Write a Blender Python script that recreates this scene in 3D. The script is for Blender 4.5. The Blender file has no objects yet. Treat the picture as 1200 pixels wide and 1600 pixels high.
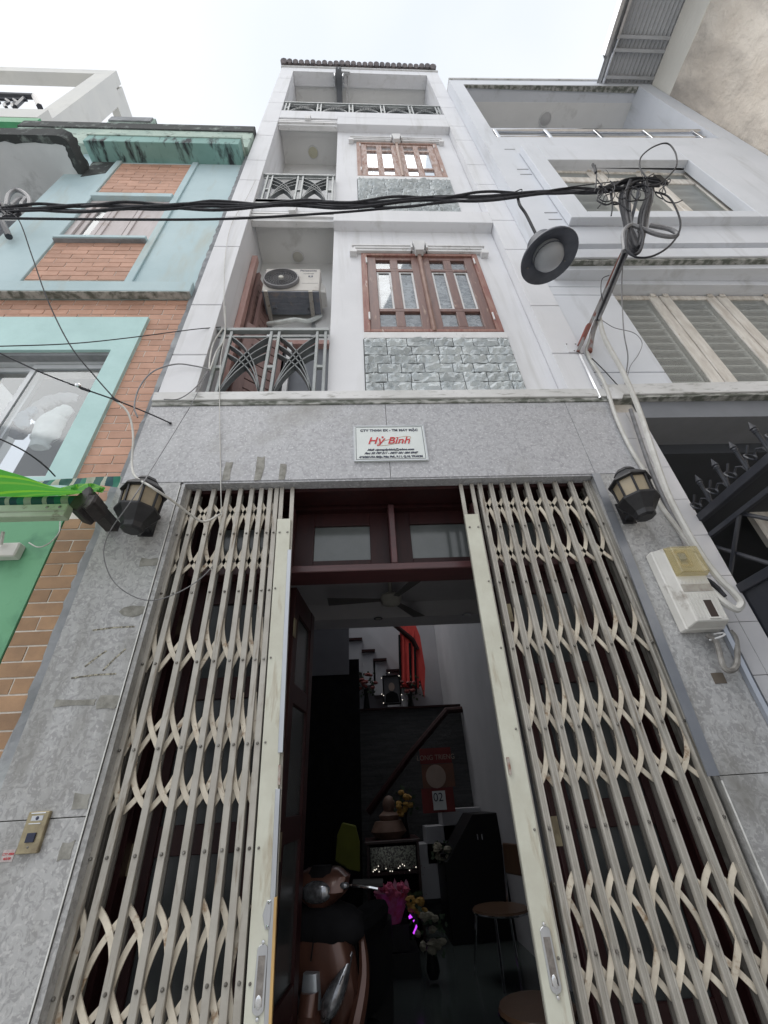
import bpy, bmesh, math, random
import numpy as np
from mathutils import Vector, Matrix
rnd = random.Random(7)
R = math.radians
S = bpy.context.scene
C = S.collection

# ------------------------------------------------------------------ camera
F = 655.0
upc = Vector((-59/F, 960/F, -1.0)).normalized()
X0 = 12000.0/F
rc = Vector((X0, -(X0*upc.x-upc.z)/upc.y, -1.0)).normalized()
fc = upc.cross(rc)
EYE = Vector((0, 0, 1.45))
cam = bpy.data.cameras.new('camera')
camo = bpy.data.objects.new('camera', cam); C.objects.link(camo)
M3 = Matrix((rc, fc, upc))          # rows: world axes expressed in camera axes
camo.matrix_world = Matrix.Translation(EYE) @ M3.to_4x4()
cam.sensor_fit = 'VERTICAL'; cam.sensor_height = 32.0; cam.lens = 32.0*F/1600
cam.clip_start = 0.05; cam.clip_end = 500
S.camera = camo
def at(px, py, Y=None, X=None, Z=None):
    """a point measured in the photograph, taken at a known depth"""
    d = M3 @ Vector(((px-600)/F, (800-py)/F, -1.0))
    if Y is not None: t = Y/d.y
    elif X is not None: t = X/d.x
    else: t = (Z-EYE.z)/d.z
    return EYE + d*t

# ------------------------------------------------------------------ light
W = bpy.data.worlds.new('World'); S.world = W; W.use_nodes = True
nt = W.node_tree; nt.nodes.clear()
sky = nt.nodes.new('ShaderNodeTexSky'); sky.sky_type = 'NISHITA'; sky.sun_disc = False
SUN_EL, SUN_AZ = R(64), R(240)
sky.sun_elevation = SUN_EL; sky.sun_rotation = SUN_AZ
sky.air_density = 1.0; sky.dust_density = 4.0; sky.ozone_density = 1.0
bg = nt.nodes.new('ShaderNodeBackground'); bg.inputs['Strength'].default_value = 0.1
wo = nt.nodes.new('ShaderNodeOutputWorld')
mx = nt.nodes.new('ShaderNodeMix'); mx.data_type = 'RGBA'; mx.inputs['Factor'].default_value = .93
tc = nt.nodes.new('ShaderNodeTexCoord'); nz = nt.nodes.new('ShaderNodeTexNoise')
nz.inputs['Scale'].default_value = 1.6; nz.inputs['Detail'].default_value = 4
cr = nt.nodes.new('ShaderNodeValToRGB')
cr.color_ramp.elements[0].position = .35; cr.color_ramp.elements[0].color = (.80, .855, .93, 1)
cr.color_ramp.elements[1].position = .65; cr.color_ramp.elements[1].color = (.96, .975, 1.0, 1)
vm = nt.nodes.new('ShaderNodeVectorMath'); vm.operation = 'SCALE'; vm.inputs['Scale'].default_value = 8.0
nt.links.new(tc.outputs['Generated'], nz.inputs['Vector']); nt.links.new(nz.outputs['Fac'], cr.inputs['Fac'])
nt.links.new(cr.outputs['Color'], vm.inputs[0])
nt.links.new(sky.outputs['Color'], mx.inputs['A']); nt.links.new(vm.outputs['Vector'], mx.inputs['B'])
nt.links.new(mx.outputs['Result'], bg.inputs['Color']); nt.links.new(bg.outputs['Background'], wo.inputs['Surface'])
sun = bpy.data.lights.new('sun', 'SUN'); sun.energy = 1.5; sun.angle = R(60); sun.color = (1, .97, .93)
suno = bpy.data.objects.new('sun', sun); C.objects.link(suno)
sd = Vector((math.sin(SUN_AZ)*math.cos(SUN_EL), math.cos(SUN_AZ)*math.cos(SUN_EL), math.sin(SUN_EL)))
suno.rotation_euler = sd.to_track_quat('Z', 'Y').to_euler(); suno.location = (0, -3, 20)
S.view_settings.view_transform = 'Standard'; S.view_settings.look = 'None'
S.view_settings.exposure = 0.53; S.view_settings.gamma = 1

# ------------------------------------------------------------------ materials
def mat(name, c1, c2=None, scale=6, rough=.6, metal=0, bump=.0, bscale=80, thr=(.35, .65), stretch=(1, 1, 1),
        dirt=None, dscale=2.0, dthr=(.52, .7), dstretch=(1, 1, 1), rand=0, dist=0, bdist=.004, spec=.5,
        speck=None, spscale=200, spthr=(.6, .7), coat=0, detail=5):
    m = bpy.data.materials.new(name); m.use_nodes = True
    n = m.node_tree.nodes; l = m.node_tree.links; b = n['Principled BSDF']
    b.inputs['Roughness'].default_value = rough; b.inputs['Metallic'].default_value = metal
    b.inputs['Specular IOR Level'].default_value = spec
    if coat: b.inputs['Coat Weight'].default_value = coat
    g = n.new('ShaderNodeNewGeometry')
    def coords(st):
        if tuple(st) == (1, 1, 1): return g.outputs['Position']
        v = n.new('ShaderNodeVectorMath'); v.operation = 'MULTIPLY'; v.inputs[1].default_value = st
        l.new(g.outputs['Position'], v.inputs[0]); return v.outputs[0]
    def noise(sc, st, t, det=5, ds=0):
        q = n.new('ShaderNodeTexNoise'); q.inputs['Scale'].default_value = sc; q.inputs['Detail'].default_value = det
        q.inputs['Distortion'].default_value = ds
        q.inputs['Roughness'].default_value = .6
        l.new(coords(st), q.inputs['Vector'])
        r = n.new('ShaderNodeMapRange'); r.inputs['From Min'].default_value = t[0]; r.inputs['From Max'].default_value = t[1]
        l.new(q.outputs['Fac'], r.inputs['Value']); return r.outputs['Result'], q.outputs['Fac']
    def mix(f, a, bcol):
        x = n.new('ShaderNodeMix'); x.data_type = 'RGBA'
        if hasattr(f, 'is_output'): l.new(f, x.inputs['Factor'])
        else: x.inputs['Factor'].default_value = f
        for s_, v in (('A', a), ('B', bcol)):
            if hasattr(v, 'is_output'): l.new(v, x.inputs[s_])
            else: x.inputs[s_].default_value = (*v, 1)
        return x.outputs['Result']
    if c2 is None: c2 = tuple(v*.88 for v in c1)
    f, _ = noise(scale, stretch, thr, detail, dist)
    col = mix(f, c1, c2)
    if speck is not None:
        f, _ = noise(spscale, (1, 1, 1), spthr, 2, 0); col = mix(f, col, speck)
    if dirt is not None:
        f, _ = noise(dscale, dstretch, dthr, 8, .3); col = mix(f, col, dirt)
    if rand:
        oi = n.new('ShaderNodeObjectInfo'); h = n.new('ShaderNodeHueSaturation')
        r = n.new('ShaderNodeMapRange'); r.inputs['To Min'].default_value = 1-rand; r.inputs['To Max'].default_value = 1+rand*.6
        l.new(oi.outputs['Random'], r.inputs['Value']); l.new(r.outputs['Result'], h.inputs['Value'])
        l.new(col, h.inputs['Color']); col = h.outputs['Color']
    l.new(col, b.inputs['Base Color'])
    if bump:
        _, fo = noise(bscale, (1, 1, 1), (0, 1), 6, dist)
        bp = n.new('ShaderNodeBump'); bp.inputs['Strength'].default_value = bump; bp.inputs['Distance'].default_value = bdist
        l.new(fo, bp.inputs['Height']); l.new(bp.outputs['Normal'], b.inputs['Normal'])
    return m
def glow(name, c, s):
    m = bpy.data.materials.new(name); m.use_nodes = True; b = m.node_tree.nodes['Principled BSDF']
    b.inputs['Base Color'].default_value = (*c, 1); b.inputs['Emission Color'].default_value = (*c, 1)
    b.inputs['Emission Strength'].default_value = s; return m
def glass(name, c, rough=.05, veil=.2, refl=.25, metal=0):
    """see-through sheet: tinted transparency, a little surface haze (dust) and a reflection"""
    m = bpy.data.materials.new(name); m.use_nodes = True; n = m.node_tree.nodes; l = m.node_tree.links; b = n['Principled BSDF']
    b.inputs['Base Color'].default_value = (*c, 1); b.inputs['Roughness'].default_value = .6
    t = n.new('ShaderNodeBsdfTransparent'); t.inputs['Color'].default_value = (*[min(1, .55+v*.6) for v in c], 1)
    g = n.new('ShaderNodeBsdfGlossy'); g.inputs['Roughness'].default_value = rough; g.inputs['Color'].default_value = (.9, .93, .95, 1)
    lw = n.new('ShaderNodeFresnel'); lw.inputs['IOR'].default_value = 1.6
    ma = n.new('ShaderNodeMath'); ma.operation = 'MULTIPLY_ADD'; ma.inputs[1].default_value = 1.0; ma.inputs[2].default_value = refl; ma.use_clamp = True
    gb = n.new('ShaderNodeNewGeometry'); iv = n.new('ShaderNodeMath'); iv.operation = 'SUBTRACT'; iv.inputs[0].default_value = 1.0; l.new(gb.outputs['Backfacing'], iv.inputs[1])
    l.new(lw.outputs[0], ma.inputs[0]); mb_ = n.new('ShaderNodeMath'); mb_.operation = 'MULTIPLY'; l.new(ma.outputs[0], mb_.inputs[0]); l.new(iv.outputs[0], mb_.inputs[1]); ma = mb_
    m1 = n.new('ShaderNodeMixShader'); m1.inputs[0].default_value = veil; l.new(t.outputs[0], m1.inputs[1]); l.new(b.outputs[0], m1.inputs[2])
    m2 = n.new('ShaderNodeMixShader'); l.new(ma.outputs[0], m2.inputs[0]); l.new(m1.outputs[0], m2.inputs[1]); l.new(g.outputs[0], m2.inputs[2])
    l.new(m2.outputs[0], n['Material Output'].inputs['Surface']); return m

WHITE = mat('white_paint', (.74, .745, .77), (.68, .685, .71), scale=1.3, rough=.75, bump=.25, bscale=220, bdist=.001, dirt=(.54, .54, .535), dscale=2.0, dthr=(.52, .82), dstretch=(4, 4, .3))
WHITEWARM = mat('soffit_paint', (.76, .76, .75), (.71, .71, .70), scale=2, rough=.8, bump=.2, bscale=200, bdist=.001, dirt=(.44, .43, .41), dscale=3, dthr=(.6, .8))
TRIM = mat('white_trim', (.76, .76, .77), (.62, .62, .62), scale=4, rough=.6, dirt=(.35, .34, .32), dscale=5, dthr=(.6, .75), dstretch=(2, 2, 1))
CORN = mat('cornice_stained', (.66, .66, .66), (.54, .54, .53), scale=3, rough=.6, dirt=(.28, .28, .26), dscale=9, dthr=(.55, .7), dstretch=(1, 1, 4), bump=.2)
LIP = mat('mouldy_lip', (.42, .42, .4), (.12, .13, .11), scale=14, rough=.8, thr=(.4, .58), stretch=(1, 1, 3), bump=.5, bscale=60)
GRAN = mat('grey_granite', (.42, .425, .445), (.30, .30, .32), scale=26, rough=.38, dist=1.6, thr=(.42, .66), speck=(.55, .55, .57), spscale=70, spthr=(.58, .66), bump=.3, bscale=40, bdist=.002, dirt=(.24, .235, .22), dscale=1.6, dthr=(.55, .78))
GRANP = mat('pillar_granite', (.40, .402, .405), (.30, .30, .303), scale=19, rough=.3, dist=2.4, thr=(.47, .56), speck=(.47, .47, .47), spscale=60, spthr=(.54, .64), bump=.4, bscale=34, bdist=.002, dirt=(.185, .18, .165), dscale=2.3, dthr=(.48, .70), dstretch=(1.5, 1.5, .6))
GRAND = mat('bare_cement_patch', (.30, .295, .27), (.19, .185, .165), scale=18, rough=.85, thr=(.4, .6), bump=.6, bscale=60)
SEAM = mat('caulk_line', (.74, .74, .72), (.55, .55, .53), scale=20, rough=.6)
TEAL = mat('teal_paint', (.49, .62, .65), (.42, .55, .58), scale=1.8, rough=.8, bump=.35, bscale=45, bdist=.003, dirt=(.44, .47, .42), dscale=1.5, dthr=(.54, .78), dstretch=(2.5, 2.5, .5))
TEALB = mat('bright_teal_frame', (.48, .69, .68), (.43, .63, .62), scale=5, rough=.75, bump=.5, bscale=30, bdist=.004)
TEALM = mat('mouldy_teal', (.26, .44, .41), (.19, .34, .31), scale=2, rough=.85, bump=.4, dirt=(.03, .035, .04), dscale=5, dthr=(.52, .64), dstretch=(1.6, .45, .5))
TEALL = mat('stained_ledge', (.46, .56, .49), (.34, .45, .40), scale=5, rough=.85, dirt=(.05, .05, .045), dscale=9, dthr=(.56, .68), dstretch=(1, 1, 2), bump=.4)
MOLD = mat('black_mould', (.055, .06, .06), (.25, .29, .27), scale=9, rough=.95, thr=(.52, .72), bump=.8, bscale=50)
CEM = mat('grey_cement', (.30, .31, .33), (.2, .21, .22), scale=5, rough=.9, bump=.5, bscale=40, dirt=(.4, .42, .43), dscale=3)
BRICK = mat('brick_tile', (.56, .325, .235), (.48, .27, .19), scale=9, rough=.75, bump=.25, bscale=120, rand=.16)
BRICKD = mat('brown_brick', (.40, .245, .14), (.30, .185, .11), scale=9, rough=.75, bump=.25, bscale=120, rand=.18)
MORT = mat('brick_mortar', (.78, .74, .68), (.58, .53, .47), scale=12, rough=.9, bump=.4)
STONE = mat('split_stone', (.64, .68, .69), (.50, .54, .56), scale=9, rough=.75, bump=.9, bscale=38, bdist=.010, rand=.14, dirt=(.26, .28, .28), dscale=16, dthr=(.60, .72), dstretch=(.5, 1, 2.2))
WOODR = mat('weathered_red_wood', (.24, .09, .075), (.34, .20, .16), scale=5, rough=.6, stretch=(8, 8, 1), bump=.3, dirt=(.55, .47, .42), dscale=9, dthr=(.62, .68), dstretch=(3, 3, .6))
WOODB = mat('brown_wood', (.20, .105, .085), (.145, .075, .065), scale=4, rough=.45, stretch=(8, 8, 1), bump=.2, dirt=(.38, .27, .21), dscale=7, dthr=(.6, .72), dstretch=(3, 3, .8))
WOODP = mat('peeling_pale_wood', (.36, .235, .19), (.50, .40, .37), scale=6, rough=.75, stretch=(4, 4, 1), thr=(.42, .55), bump=.4, dirt=(.26, .10, .07), dscale=8, dthr=(.58, .66), dstretch=(3, 3, .7))
WOODD = mat('dark_polished_wood', (.030, .009, .009), (.020, .007, .008), scale=3, rough=.4, spec=.25, stretch=(8, 8, 1), bump=.05)
WOODM = mat('mauve_rail_wood', (.085, .034, .036), (.06, .026, .028), scale=6, rough=.35, stretch=(1, 6, 6))
GATE = mat('gate_grey_paint', (.43, .41, .37), (.34, .32, .285), scale=8, rough=.42, metal=.2, bump=.12, bscale=150, dirt=(.17, .13, .09), dscale=9, dthr=(.56, .72), dstretch=(4, 4, .6))
STRAP = mat('gate_cream_paint', (.70, .64, .53), (.53, .475, .39), scale=17, rough=.5, bump=.2, bscale=60, rand=.14, dirt=(.30, .20, .12), dscale=26, dthr=(.58, .70))
STILE = mat('gate_stile_paint', (.56, .565, .485), (.485, .48, .405), scale=7, rough=.45, dirt=(.35, .30, .22), dscale=6, dthr=(.58, .75), dstretch=(4, 4, .8), bump=.1)
GATED = mat('shaded_rear_bar_paint', (.16, .15, .135), (.12, .11, .10), scale=8, rough=.6)  # same gate paint, darkened to put the rear bars' shade into the colour
RIVET = mat('rivet_metal', (.10, .09, .08), (.3, .29, .27), scale=60, rough=.4, metal=.7)
STEEL = mat('brushed_steel', (.55, .56, .58), (.42, .43, .45), scale=12, rough=.3, metal=.9, stretch=(1, 1, .2))
STEELB = mat('blue_grey_steel_strip', (.34, .36, .40), (.29, .31, .35), scale=6, rough=.3, metal=.55)
BRASS = mat('aged_brass', (.36, .31, .2), (.22, .18, .12), scale=20, rough=.4, metal=.6)
YELLW = mat('raw_wood_strip', (.55, .36, .14), (.42, .26, .1), scale=10, rough=.6, stretch=(4, 4, 1))
RAILA = mat('shaded_railing_arc_paint', (.13, .145, .15), (.09, .10, .105), scale=9, rough=.45, metal=.1)  # dark grey, deepened to carry the shade on the bars' undersides
CANP = mat('canopy_soffit_paint', (.76, .78, .79), (.66, .68, .69), scale=2, rough=.85, dirt=(.28, .29, .29), dscale=2.5, dthr=(.55, .75))
RAILM = mat('railing_grey_paint', (.29, .31, .315), (.21, .23, .23), scale=9, rough=.45, metal=.1, dirt=(.28, .31, .28), dscale=8, dthr=(.58, .74))
RAILD = mat('railing_dark_inner', (.19, .215, .21), (.14, .16, .16), scale=9, rough=.55)
BLACKM = mat('black_lantern_metal', (.012, .012, .015), (.022, .022, .025), scale=18, rough=.45, bump=.4, bscale=90)
BLACKF = mat('black_gate_paint', (.022, .025, .035), (.035, .037, .046), scale=10, rough=.35)
LGLASS = mat('amber_lantern_glass', (.34, .28, .19), (.26, .22, .16), scale=11, rough=.25, bump=.3, bscale=30)
CABLE = mat('black_cable', (.014, .015, .019), (.035, .035, .042), scale=30, rough=.55, spec=.25, dirt=(.12, .12, .13), dscale=24, dthr=(.68, .76))
CABLEG = mat('grey_cable', (.15, .15, .16), (.24, .24, .25), scale=20, rough=.5)
CABLEW = mat('white_cable', (.58, .575, .55), (.45, .44, .41), scale=12, rough=.5)
RUST = mat('rusty_steel', (.30, .29, .29), (.21, .075, .055), scale=7, rough=.7, thr=(.46, .54), bump=.4)
LAMPM = mat('lamp_shade_metal', (.05, .057, .075), (.085, .092, .115), scale=9, rough=.5)
LAMPD = mat('lamp_dome_plastic', (.34, .35, .37), (.28, .29, .31), scale=3, rough=.35)
ROOFT = mat('roof_tile', (.13, .12, .13), (.22, .19, .19), scale=12, rough=.85, bump=.4)
ACW = mat('beige_ac_shell', (.50, .475, .44), (.44, .42, .39), scale=3, rough=.5, dirt=(.34, .3, .27), dscale=6, dthr=(.58, .75))
ACB = mat('bluegrey_ac_base', (.14, .16, .19), (.19, .2, .23), scale=12, rough=.5, dirt=(.25, .22, .21), dscale=9, dthr=(.6, .7))
ACG = mat('grey_fan_grille', (.24, .235, .245), (.19, .19, .2), scale=9, rough=.5)
INK = mat('dark_print', (.03, .035, .07), rough=.5)
RED = mat('red_print', (.55, .012, .02), rough=.45)
GOLD = mat('gold_print', (.50, .34, .22), rough=.5)
PLQ = mat('plaque_enamel', (.68, .72, .71), (.62, .66, .65), scale=5, rough=.3, dirt=(.5, .52, .5), dscale=9, dthr=(.6, .75))
METERW = mat('meter_white_plastic', (.66, .65, .62), (.56, .55, .52), scale=5, rough=.45, dirt=(.3, .27, .24), dscale=8, dthr=(.6, .72))
METERY = glass('yellowed_plastic_cover', (.66, .58, .32), .3, .22, .03)
BEIGE = mat('weathered_render', (.82, .75, .66), (.66, .585, .50), scale=1.1, rough=.95, thr=(.38, .62), stretch=(1, 1, .55), bump=.9, bscale=3.5, bdist=.09, dirt=(.42, .375, .33), dscale=1.6, dthr=(.50, .68), dstretch=(1, 1, .22), detail=12)
BEIGEL = mat('pale_render_band', (.84, .81, .74), (.78, .75, .68), scale=1.2, rough=.95, bump=.6, bscale=4, bdist=.04, dirt=(.28, .25, .22), dscale=1.1, dthr=(.62, .67), detail=9)
TIN = mat('galvanised_sheet', (.52, .53, .55), (.44, .45, .47), scale=1.2, rough=.55, metal=.15, dirt=(.36, .36, .36), dscale=.6)
H2W = mat('bluish_white_paint', (.68, .70, .745), (.62, .645, .685), scale=1.2, rough=.75, bump=.25, bscale=180, bdist=.0015, dirt=(.46, .47, .48), dscale=1.6, dthr=(.55, .8), dstretch=(3, 3, .4))
H2WOOD = mat('cream_casement_paint', (.74, .71, .66), (.50, .46, .41), scale=6, rough=.6, stretch=(3, 3, .6), dirt=(.36, .27, .18), dscale=8, dthr=(.62, .74), dstretch=(3, 3, .6))
SHUTP = mat('pink_white_shutter', (.58, .53, .53), (.5, .45, .44), scale=5, rough=.7, stretch=(3, 3, .6), dirt=(.40, .33, .3), dscale=5, dthr=(.58, .72))
TILEW = mat('white_wall_tile', (.62, .62, .64), (.56, .56, .58), scale=3, rough=.25)
GREENF = mat('green_porch_paint', (.16, .40, .23), (.13, .34, .19), scale=2, rough=.7, dirt=(.06, .2, .12), dscale=3)
CREAMR = mat('awning_bar_paint', (.42, .50, .38), (.34, .40, .30), scale=8, rough=.5, dirt=(.2, .2, .14), dscale=12, dthr=(.6, .7))
BLKPL = mat('awning_gearbox', (.022, .02, .022), (.05, .042, .042), scale=20, rough=.6, bump=.4)
CONC = mat('alley_concrete', (.46, .455, .44), (.38, .375, .365), scale=2, rough=.9, bump=.4, dirt=(.28, .275, .265), dscale=1.1)
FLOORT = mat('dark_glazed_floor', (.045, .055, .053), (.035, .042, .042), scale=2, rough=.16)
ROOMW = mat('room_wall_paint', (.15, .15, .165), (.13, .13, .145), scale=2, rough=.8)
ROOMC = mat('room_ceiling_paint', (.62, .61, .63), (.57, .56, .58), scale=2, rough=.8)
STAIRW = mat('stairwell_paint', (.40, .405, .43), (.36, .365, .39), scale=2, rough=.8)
SLATE = mat('dark_stone_cladding', (.075, .078, .082), (.04, .042, .045), scale=3, rough=.7, stretch=(1, 1, 14), bump=.8, bscale=20, bdist=.02)
FABR = mat('red_dress_fabric', (.62, .065, .055), (.50, .045, .04), scale=4, rough=.8, stretch=(8, 8, 1))
BLACKC = mat('black_fabric', (.008, .008, .009), (.013, .013, .015), scale=8, rough=.9, spec=.1)
COPPER = mat('copper_bodywork', (.10, .045, .032), (.085, .038, .027), scale=4, rough=.32, metal=.3, coat=.3)
CHROME = mat('chrome', (.7, .71, .73), (.6, .61, .63), scale=10, rough=.12, metal=1)
LENS = mat('headlight_lens', (.30, .31, .33), (.10, .10, .11), scale=30, rough=.06, metal=.7)
BLKP = mat('black_plastic', (.009, .009, .010), rough=.45, spec=.15)
RUBB = mat('rubber', (.018, .018, .018), rough=.8)
YELG = mat('yellow_green_cloth', (.15, .16, .02), (.12, .13, .018), scale=5, rough=.85)
SEATB = mat('brown_wood_seat', (.09, .052, .032), (.07, .04, .025), scale=3, rough=.3, stretch=(1, 8, 1))
YFLOW = mat('yellow_petals', (.36, .22, .05), (.28, .15, .03), scale=20, rough=.7)
PFLOW = mat('pale_petals', (.20, .19, .14), (.14, .13, .10), scale=20, rough=.7)
RFLOW = mat('dark_red_petals', (.26, .07, .06), (.15, .03, .03), scale=20, rough=.7)
LEAF = mat('dark_leaves', (.03, .06, .025), (.02, .04, .018), scale=12, rough=.6)
PINK = mat('pink_wrap', (.50, .14, .30), (.45, .05, .09), scale=14, rough=.4)
NEON = glow('violet_glow', (.55, .06, .85), .9)
FAIRY = glow('fairy_light', (1, .92, .8), .7)
CALR = mat('red_poster', (.17, .015, .015), (.13, .01, .01), scale=6, rough=.6)
CALO = mat('orange_brown_poster', (.16, .06, .035), (.11, .05, .03), scale=6, rough=.6)
PAPER = mat('white_paper', (.62, .65, .66), rough=.7)
SKIN = mat('printed_skin_tone', (.34, .26, .22), rough=.6)
VENTM = mat('vent_cream', (.52, .51, .46), (.46, .45, .41), scale=9, rough=.6)
CLOTHW = mat('white_bag_cloth', (.82, .86, .83), (.6, .64, .62), scale=9, rough=.8, bump=.5, bscale=30)
CLOTHG = mat('grey_cloth', (.50, .50, .50), (.38, .39, .40), scale=9, rough=.9)
CLOTHB = mat('pale_blue_cloth', (.38, .46, .54), (.30, .37, .44), scale=9, rough=.9)
CLOTHN = mat('navy_cloth', (.04, .05, .08), (.03, .04, .06), scale=9, rough=.9)
PANE = glass('window_glass', (.55, .58, .60), .05, .07, .03)
PANEL_ = glass('lower_window_glass', (.6, .62, .64), .03, .05, .10)
PREFL = mat('painted_reflection', (.58, .60, .60), (.12, .13, .13), scale=7, rough=.9, thr=(.47, .53), dirt=(.38, .39, .38), dscale=22, dthr=(.5, .56), dstretch=(1, 1, 1.6))  # pale and dark blotches painted as the opposite building's reflection
PANEM = mat('mirror_like_pane', (.70, .75, .80), (.62, .67, .72), scale=3, rough=.04, metal=.75)
PANEG = glass('dusty_louvre_glass', (.50, .52, .50), .3, .20, .0)
PANET = mat('transom_glass', (.11, .12, .12), (.08, .09, .09), scale=3, rough=.12, spec=.7)
PANED = mat('dark_door_glass', (.045, .05, .052), (.03, .034, .036), scale=3, rough=.25, spec=.3)
ALU = mat('white_aluminium', (.58, .60, .62), (.5, .52, .54), scale=5, rough=.4, metal=.1)
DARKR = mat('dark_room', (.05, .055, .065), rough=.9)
GREYR = mat('grey_room', (.20, .21, .23), rough=.9)

# striped awning cloth (the stripes are printed on it)
def stripes(name, cols, freq, axis):
    m = bpy.data.materials.new(name); m.use_nodes = True; n = m.node_tree.nodes; l = m.node_tree.links; b = n['Principled BSDF']
    g = n.new('ShaderNodeNewGeometry'); d = n.new('ShaderNodeVectorMath'); d.operation = 'DOT_PRODUCT'; d.inputs[1].default_value = axis
    l.new(g.outputs['Position'], d.inputs[0])
    q = n.new('ShaderNodeMath'); q.operation = 'MULTIPLY'; q.inputs[1].default_value = freq; l.new(d.outputs['Value'], q.inputs[0])
    fr = n.new('ShaderNodeMath'); fr.operation = 'FRACT'; l.new(q.outputs[0], fr.inputs[0])
    r = n.new('ShaderNodeValToRGB'); r.color_ramp.interpolation = 'CONSTANT'
    while len(r.color_ramp.elements) < len(cols): r.color_ramp.elements.new(.5)
    for e, (p, c) in zip(r.color_ramp.elements, cols): e.position = p; e.color = (*c, 1)
    l.new(fr.outputs[0], r.inputs['Fac']); l.new(r.outputs['Color'], b.inputs['Base Color']); b.inputs['Roughness'].default_value = .6
    tr = n.new('ShaderNodeBsdfTranslucent'); l.new(r.outputs['Color'], tr.inputs['Color'])
    ms = n.new('ShaderNodeMixShader'); ms.inputs[0].default_value = .5
    l.new(b.outputs[0], ms.inputs[1]); l.new(tr.outputs[0], ms.inputs[2]); l.new(ms.outputs[0], n['Material Output'].inputs['Surface'])
    return m
AWN = stripes('green_striped_canvas', [(0, (.10, .42, .06)), (.45, (.24, .58, .05)), (.6, (.10, .42, .06)), (.85, (.19, .50, .07))], 9, (.3, 1, .35))
VALA = stripes('teal_white_striped_canvas', [(0, (.03, .14, .12)), (.3, (.55, .60, .5)), (.42, (.02, .10, .12)), (.62, (.03, .25, .17)), (.8, (.5, .56, .46))], 6, (1, 0, .2))

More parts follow.
